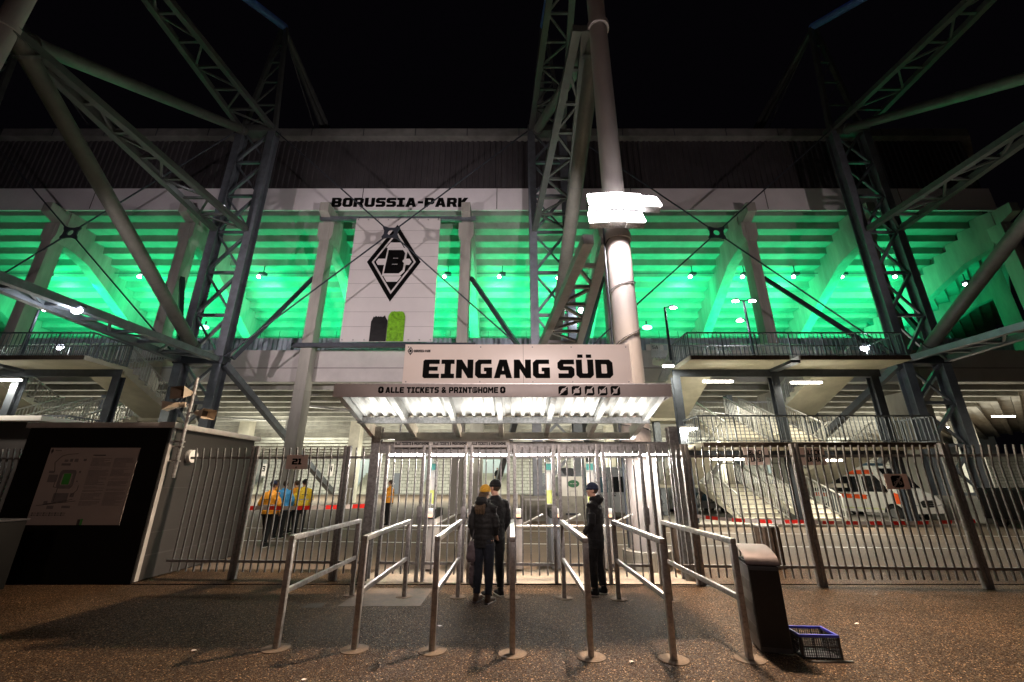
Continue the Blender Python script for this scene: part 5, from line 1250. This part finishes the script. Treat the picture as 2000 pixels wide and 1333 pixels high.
def person(label, pos, yaw, H=1.75, jacket='cloth_black', trousers='jeans', shoes='cloth_black', hat=None, hair='hair_brown', long_hair=False, hood=False,
           arms=None, head_turn=0, head_tilt=0, stance=(0, 0), vox=.013, coat_len=.84, bulk=1.0, quilt=False, vest=None, group=None, shoe_h=.10, lean=0):
    s = H / 1.75; cs, sn = math.cos(yaw), math.sin(yaw)
    def W(x, y, z): x, y = x * s, (y + lean * max(0, z - .9)) * s; return Vector((pos[0] + x * cs - y * sn, pos[1] + x * sn + y * cs, z * s))
    right = Vector((cs, sn, 0)); fwd = Vector((-sn, cs, 0))
    o = thing('person', label, 'person', (pos[0], pos[1], 0), group)
    arms = arms or {-1: ((-.26, -.02, 1.13), (-.24, .08, .87)), 1: ((.26, -.02, 1.13), (.24, .08, .87))}
    def ell(mb, pts, n=14): mb.loft([(W(*p), (rx * s, ry * s)) for p, rx, ry in pts], n, xax=right)
    # ---- body: one continuous surface
    b = MB()
    ell(b, [((0, 0, .86), .15, .10), ((0, 0, .95), .165, .11), ((0, 0, 1.10), .135, .095), ((0, 0, 1.28), .165, .105), ((0, -.005, 1.40), .165, .09), ((0, -.005, 1.46), .07, .06), ((0, 0, 1.56), .055, .055)])
    feet = {}
    for sd in (-1, 1):
        st_ = stance[0 if sd < 0 else 1]
        hip, knee, ank = (sd * .09, 0, .92), (sd * .10, .02 + st_ * .5, .49), (sd * .105, -.02 + st_, .09)
        feet[sd] = (hip, knee, ank)
        ell(b, [(hip, .085, .09), (tuple((a + c) / 2 for a, c in zip(hip, knee)), .075, .08), (knee, .055, .06), (tuple((a * .6 + c * .4) for a, c in zip(knee, ank)), .055, .06), (ank, .038, .042)], 12)
        b.loft([(W(ank[0], ank[1] - .04, .045), (.035 * s, .04 * s)), (W(ank[0] + sd * .005, ank[1] + .06, .04), (.042 * s, .035 * s)), (W(ank[0] + sd * .01, ank[1] + .17, .028), (.035 * s, .02 * s))], 10)
        sh = (sd * .18, 0, 1.40); el, wr = arms[sd]
        b.path([W(sd * .10, 0, 1.42), W(*sh), W(*[(a + c) / 2 for a, c in zip(sh, el)]), W(*el), W(*[(a + c) / 2 for a, c in zip(el, wr)]), W(*wr)], [.05 * s, .055 * s, .047 * s, .04 * s, .036 * s, .026 * s], 10)
        A, B = W(*el), W(*wr); d = (B - A).normalized(); side = d.cross(fwd)
        if side.length < .2: side = right.copy()
        side.normalize(); nrm = side.cross(d).normalized()
        pc = B + d * .045 * s
        b.loft([(B, (.026 * s, .018 * s)), (pc, (.038 * s, .016 * s)), (B + d * .09 * s, (.040 * s, .014 * s))], 10, xax=side)
        for f, (off, ln) in enumerate(((-.030, .062), (-.010, .075), (.010, .070), (.029, .055))):
            q0 = B + d * .085 * s + side * off * s; q1 = q0 + (d * ln * .55 + nrm * .006) * s; q2 = q1 + (d * ln * .4 + nrm * .020) * s
            b.path([q0, q1, q2], [.0095 * s, .009 * s, .0075 * s], 6)
        t0 = B + d * .03 * s - side * .03 * s; b.path([t0, t0 + (d * .035 - side * .02 + nrm * .01) * s, t0 + (d * .065 - side * .022 + nrm * .02) * s], [.012 * s, .011 * s, .009 * s], 6)
    hr = Matrix.Rotation(yaw + head_turn, 3, 'Z') @ Matrix.Rotation(head_tilt, 3, 'X'); hc = W(0, .02, 1.645)
    def Hd(x, y, z): return hc + hr @ (Vector((x, y, z)) * s)
    def hb(x, y, z, rx, ry, rz, mb=b, **k): mb.ball(Hd(x, y, z), rx * s, ry * s, rz * s, rot=hr, **k)
    b.path([W(0, 0, 1.5), Hd(0, -.01, -.06)], [.055 * s, .052 * s], 12)
    hb(0, -.008, .015, .074, .094, .092, nu=16, nv=12); hb(0, .030, -.055, .052, .052, .058, nu=14, nv=10)
    hb(0, .068, -.098, .020, .016, .014); b.path([Hd(0, .078, .01), Hd(0, .098, -.022), Hd(0, .092, -.034)], [.010 * s, .014 * s, .013 * s], 8)
    hb(0, .080, .022, .048, .012, .010); hb(0, .082, -.062, .024, .010, .008)
    for sd in (-1, 1): hb(sd * .076, -.012, -.012, .010, .020, .032); hb(sd * .04, .062, -.025, .02, .02, .018)
    remesh(b, vox * .75, 2).build('body', 'skin', o, smooth=80)
    e_ = MB()
    for sd in (-1, 1): hb(sd * .030, .080, .006, .010, .008, .007, mb=e_, nu=8, nv=6)
    e_.build('eyes', 'print_dark', o)
    # ---- trousers
    t = MB()
    ell(t, [((0, 0, .80), .165, .12), ((0, 0, .92), .175, .125), ((0, 0, 1.04), .155, .115)])
    for sd in (-1, 1):
        hip, knee, ank = feet[sd]
        ell(t, [((hip[0], 0, .86), .098, .11), (tuple((a + c) / 2 for a, c in zip(hip, knee)), .090, .098), (knee, .072, .080), (tuple((a + c) / 2 for a, c in zip(knee, ank)), .066, .072), ((ank[0], ank[1], .13), .058, .064)], 12)
    remesh(t, vox, 2, .006, 11, pos[0]).build('trousers', trousers, o, smooth=80)
    # ---- shoes
    for sd in (-1, 1):
        a = feet[sd][2]; q = MB()
        q.loft([(W(a[0], a[1] - .065, .05), (.035 * s, .04 * s)), (W(a[0], a[1] - .03, .055), (.046 * s, .052 * s)), (W(a[0] + sd * .004, a[1] + .07, .05), (.048 * s, .042 * s)), (W(a[0] + sd * .01, a[1] + .17, .04), (.045 * s, .032 * s)), (W(a[0] + sd * .01, a[1] + .215, .035), (.025 * s, .02 * s))], 12)
        ell(q, [((a[0], a[1] - .01, .05), .045, .05), ((a[0], a[1] - .005, shoe_h), .048, .052), ((a[0], a[1], shoe_h + .03), .052, .056)], 12)
        sh_ = remesh(q, .011, 2).build('shoe', shoes, o, smooth=80)
        sl = MB(); sl.loft([(W(a[0], a[1] - .07, .012), (.036 * s, .014 * s)), (W(a[0] + sd * .004, a[1] + .06, .012), (.05 * s, .014 * s)), (W(a[0] + sd * .01, a[1] + .21, .012), (.032 * s, .012 * s))], 12); sl.build('sole', 'sole' if shoes != 'boots' else 'print_dark', sh_)
    # ---- jacket
    j = MB(); k = bulk
    ell(j, [((0, 0, coat_len), .185 * k, .135 * k), ((0, 0, coat_len + .10), .190 * k, .145 * k), ((0, 0, 1.08), .180 * k, .138 * k), ((0, 0, 1.25), .205 * k, .150 * k), ((0, -.01, 1.38), .195 * k, .125 * k), ((0, -.01, 1.45), .115, .095), ((0, 0, 1.51), .080, .080)], 18)
    for sd in (-1, 1):
        sh = (sd * .185, -.005, 1.385); el, wr = arms[sd]
        j.path([W(sd * .10, 0, 1.40), W(*sh), W(*[(a + c) / 2 for a, c in zip(sh, el)]), W(*el), W(*[(a + c) / 2 for a, c in zip(el, wr)]), W(*[c * .93 + a * .07 for a, c in zip(el, wr)])],
               [.075 * s, .082 * s * k, .074 * s * k, .066 * s * k, .058 * s * k, .048 * s], 12)
    if hood: j.loft([(W(0, -.10, 1.44), (.10 * s, .05 * s)), (W(0, -.125, 1.50), (.12 * s, .065 * s)), (W(0, -.10, 1.57), (.09 * s, .045 * s))], 14, xax=right); j.ball(W(0, -.02, 1.50), .105 * s, .105 * s, .055 * s)
    jm = remesh(j, vox, 2, .010, 8, pos[1] * 3)
    if quilt:
        for i, v in enumerate(jm.v): jm.v[i] = v + Vector((v.x - pos[0], v.y - pos[1], 0)).normalized() * (.006 * abs(math.sin(v.z * 40)))
    jo = jm.build('jacket', jacket, o, smooth=80)
    if vest:                                   # dark sleeve and hem trim + print of a steward jacket
        tr = MB(); ell(tr, [((0, 0, coat_len - .01), .19 * k, .142 * k), ((0, 0, coat_len + .03), .195 * k, .15 * k)], 18); tr.build('hem', 'cloth_black', jo)
        for sd in (-1, 1):
            el, wr = arms[sd]; a_, c_ = [W(*[x * (1 - f) + y * f for x, y in zip(el, wr)]) for f in (.45, .60)]; MB().tube(a_, c_, .066 * s * k).build('reflective_band', 'parapet', jo)
        ell_ = MB(); ell(ell_, [((0, 0, 1.085), .186 * k, .146 * k), ((0, 0, 1.115), .188 * k, .148 * k)], 20); ell_.build('reflective_band', 'parapet', jo)
        pr = MB()
        for i in range(7): pr.box(-.10 + .03 * i, -.08 + .03 * i, 0, .004, 0, .022)
        pr.v = [W(v.x, -.158 * k - v.y, 1.25 + v.z) for v in pr.v]; pr.build('back_print', 'print_dark', jo)
    # ---- hair, hat
    if hat:
        h = MB(); hb(0, -.012, .045, .090, .108, .092, mb=h, nu=20, nv=14); hm = remesh(h, .010, 1, .003, 30); hm.v = [v for v in hm.v]
        keep = MB(); 
        vs = hm.v; fs = [f for f in hm.f if sum((hr.transposed() @ (vs[i] - hc)).z for i in f) / len(f) > (.012 * s)]
        keep.add(vs, fs); bm = None
        ho = keep.build('hat', hat, o, smooth=80)
        cuff = MB(); n = 24
        cuff.loft([(Hd(0, -.010, .008), (.088 * s, .106 * s)), (Hd(0, -.010, .016), (.094 * s, .112 * s)), (Hd(0, -.010, .042), (.094 * s, .112 * s)), (Hd(0, -.010, .050), (.088 * s, .106 * s))], n, xax=hr @ Vector((1, 0, 0))); cuff.build('hat_cuff', hat, ho, smooth=80)
    hh = MB()
    hb(0, -.022, .022, .082, .096, .094, mb=hh, nu=16, nv=12)
    if long_hair:
        for dx in (-.05, -.02, .01, .04): hh.path([Hd(dx, -.07, -.01), W(dx * 1.3, -.115, 1.52), W(dx * 1.6, -.15, 1.38), W(dx * 1.5, -.15, 1.30)], [.045 * s, .042 * s, .03 * s, .012 * s], 8)
    hm = remesh(hh, .010, 2, .004, 30)
    loc = [(hr.transposed() @ (v - hc)) for v in hm.v]
    fs = [f for f in hm.f if not (sum(loc[i].y for i in f) / len(f) > .035 * s and sum(loc[i].z for i in f) / len(f) < .055 * s) ]
    MB().add(hm.v, fs).build('hair', hair, o, smooth=80)
    return o
# the couple and the lone man at the gates
wp = G(944, 1178); 
pw_ = person('person in mustard knit cap and black padded jacket with pale bag, seen from behind', (wp.x - .01, wp.y), R(-24), 1.66, jacket='cloth_dark', trousers='jeans', shoes='boots', hat='mustard', hair='hair_blond', long_hair=True, hood=True,
       arms={-1: ((-.215, -.06, 1.14), (-.20, .06, .90)), 1: ((.215, .0, 1.14), (.16, .14, .98))}, head_turn=R(10), coat_len=.80, bulk=.90, quilt=True, shoe_h=.20, vox=.011)
mp_ = G(966, 1166)
person('bearded person in black beanie and black jacket standing in front of the mustard cap', (mp_.x - .01, mp_.y), R(28), 1.74, jacket='cloth_black', trousers='cloth_black', shoes='cloth_black', hat='cloth_black', hood=False,
       arms={-1: ((-.23, .0, 1.13), (-.17, .12, .93)), 1: ((.235, -.03, 1.14), (.20, .11, .93))}, head_turn=R(25), coat_len=.82, bulk=.94, vox=.012)
lp = G(1170, 1163)
person('lone person in dark hooded coat and navy beanie looking left at the gate', (lp.x, lp.y), R(62), 1.69, jacket='cloth_black', trousers='cloth_black', shoes='cloth_black', hat='navy', hood=True,
       arms={-1: ((-.25, -.03, 1.12), (-.18, .14, .95)), 1: ((.25, -.03, 1.12), (.18, .14, .95))}, head_turn=R(20), coat_len=.70, bulk=.98, stance=(.05, -.03), vox=.011)
# bag of the first person
q = Vector((wp.x - .20, wp.y + .02, 0)); o = thing('shoulder_bag', 'pale shoulder bag with tassels hanging beside the person in mustard cap', 'bag', (q.x, q.y, .5))
m_ = MB(); m_.loft([((q.x, q.y, .55), (.06, .05)), ((q.x, q.y, .60), (.085, .07)), ((q.x + .01, q.y, .78), (.075, .06)), ((q.x + .02, q.y, .84), (.05, .03))], 14, xax=(1, 0, 0)); remesh(m_, .012, 2, .008, 14).build('sack', 'bag', o, smooth=80)
MB().path([(q.x + .0, q.y, .83), (q.x + .05, q.y, 1.1), (q.x + .12, q.y + .02, 1.38)], .010, 6).build('strap', 'print_dark', o)
q2 = Vector((wp.x - .17, wp.y + .25, 0)); o = thing('plastic_bag', 'crumpled pale plastic bag hanging low behind the person in mustard cap', 'bag', (q2.x, q2.y, .1))
m_ = MB(); m_.loft([((q2.x, q2.y, .14), (.03, .02)), ((q2.x, q2.y, .22), (.09, .06)), ((q2.x, q2.y, .42), (.08, .05)), ((q2.x, q2.y, .60), (.03, .02)), ((q2.x, q2.y, .72), (.012, .01))], 14, xax=(1, 0, 0)); remesh(m_, .012, 1, .016, 18).build('sack', 'bag', o, smooth=80)
# stewards behind the fence
def gpos(px, py): g = G(px - 8, py); return (g.x, g.y)
sg_ = 'stewards talking behind the fence'
relaxed = {-1: ((-.29, -.02, 1.13), (-.24, .12, .90)), 1: ((.29, -.02, 1.13), (.24, .12, .90))}
person('steward in orange jacket with dark cap, back turned, nearest to the kiosk wall', gpos(521, 1069), R(-10), 1.74, 'orange', 'cloth_black', hat='navy', arms={-1: ((-.30, -.02, 1.13), (-.30, .10, .95)), 1: relaxed[1]}, bulk=1.2, vest=True, stance=(.18, -.08), head_tilt=R(-14), group=sg_, vox=.016)
person('steward in light blue jacket between the orange ones', gpos(549, 1052), R(10), 1.76, 'blue_jacket', 'cloth_black', hat=None, bulk=1.12, group=sg_, vox=.016, arms=relaxed)
person('steward in orange jacket facing left with black strap across the chest', gpos(573, 1042), R(62), 1.78, 'orange', 'cloth_black', hat=None, arms={-1: ((-.26, .05, 1.13), (-.16, .24, 1.10)), 1: ((.26, .05, 1.13), (.16, .24, 1.05))}, bulk=1.15, vest=True, group=sg_, vox=.016)
person('steward in yellow orange jacket with black beanie and black sleeve', gpos(589, 1043), R(40), 1.80, 'yellow', 'cloth_black', hat='cloth_black', bulk=1.15, vest=True, group=sg_, vox=.016, arms=relaxed)
person('steward half hidden behind the blue jacket with dark hair', gpos(532, 1040), R(-40), 1.80, 'orange', 'cloth_black', bulk=1.1, vest=True, group=sg_, vox=.016, arms=relaxed)
person('lone steward in orange vest far behind the first gate leaf', gpos(764, 1027), R(80), 1.80, 'orange', 'cloth_black', bulk=1.1, vest=True, vox=.016, arms={-1: ((-.25, .05, 1.13), (-.16, .22, 1.08)), 1: ((.25, .05, 1.13), (.16, .22, 1.02))})
q = P(968, 985, 43); person('small dark figure on the wide stairs above the couple', (q.x, 46.6), R(180), 1.7, 'cloth_black', 'cloth_black', vox=.02)
D.objects[[o.name for o in D.objects if o.get('label', '').startswith('small dark figure')][0]].location.z = 1.47
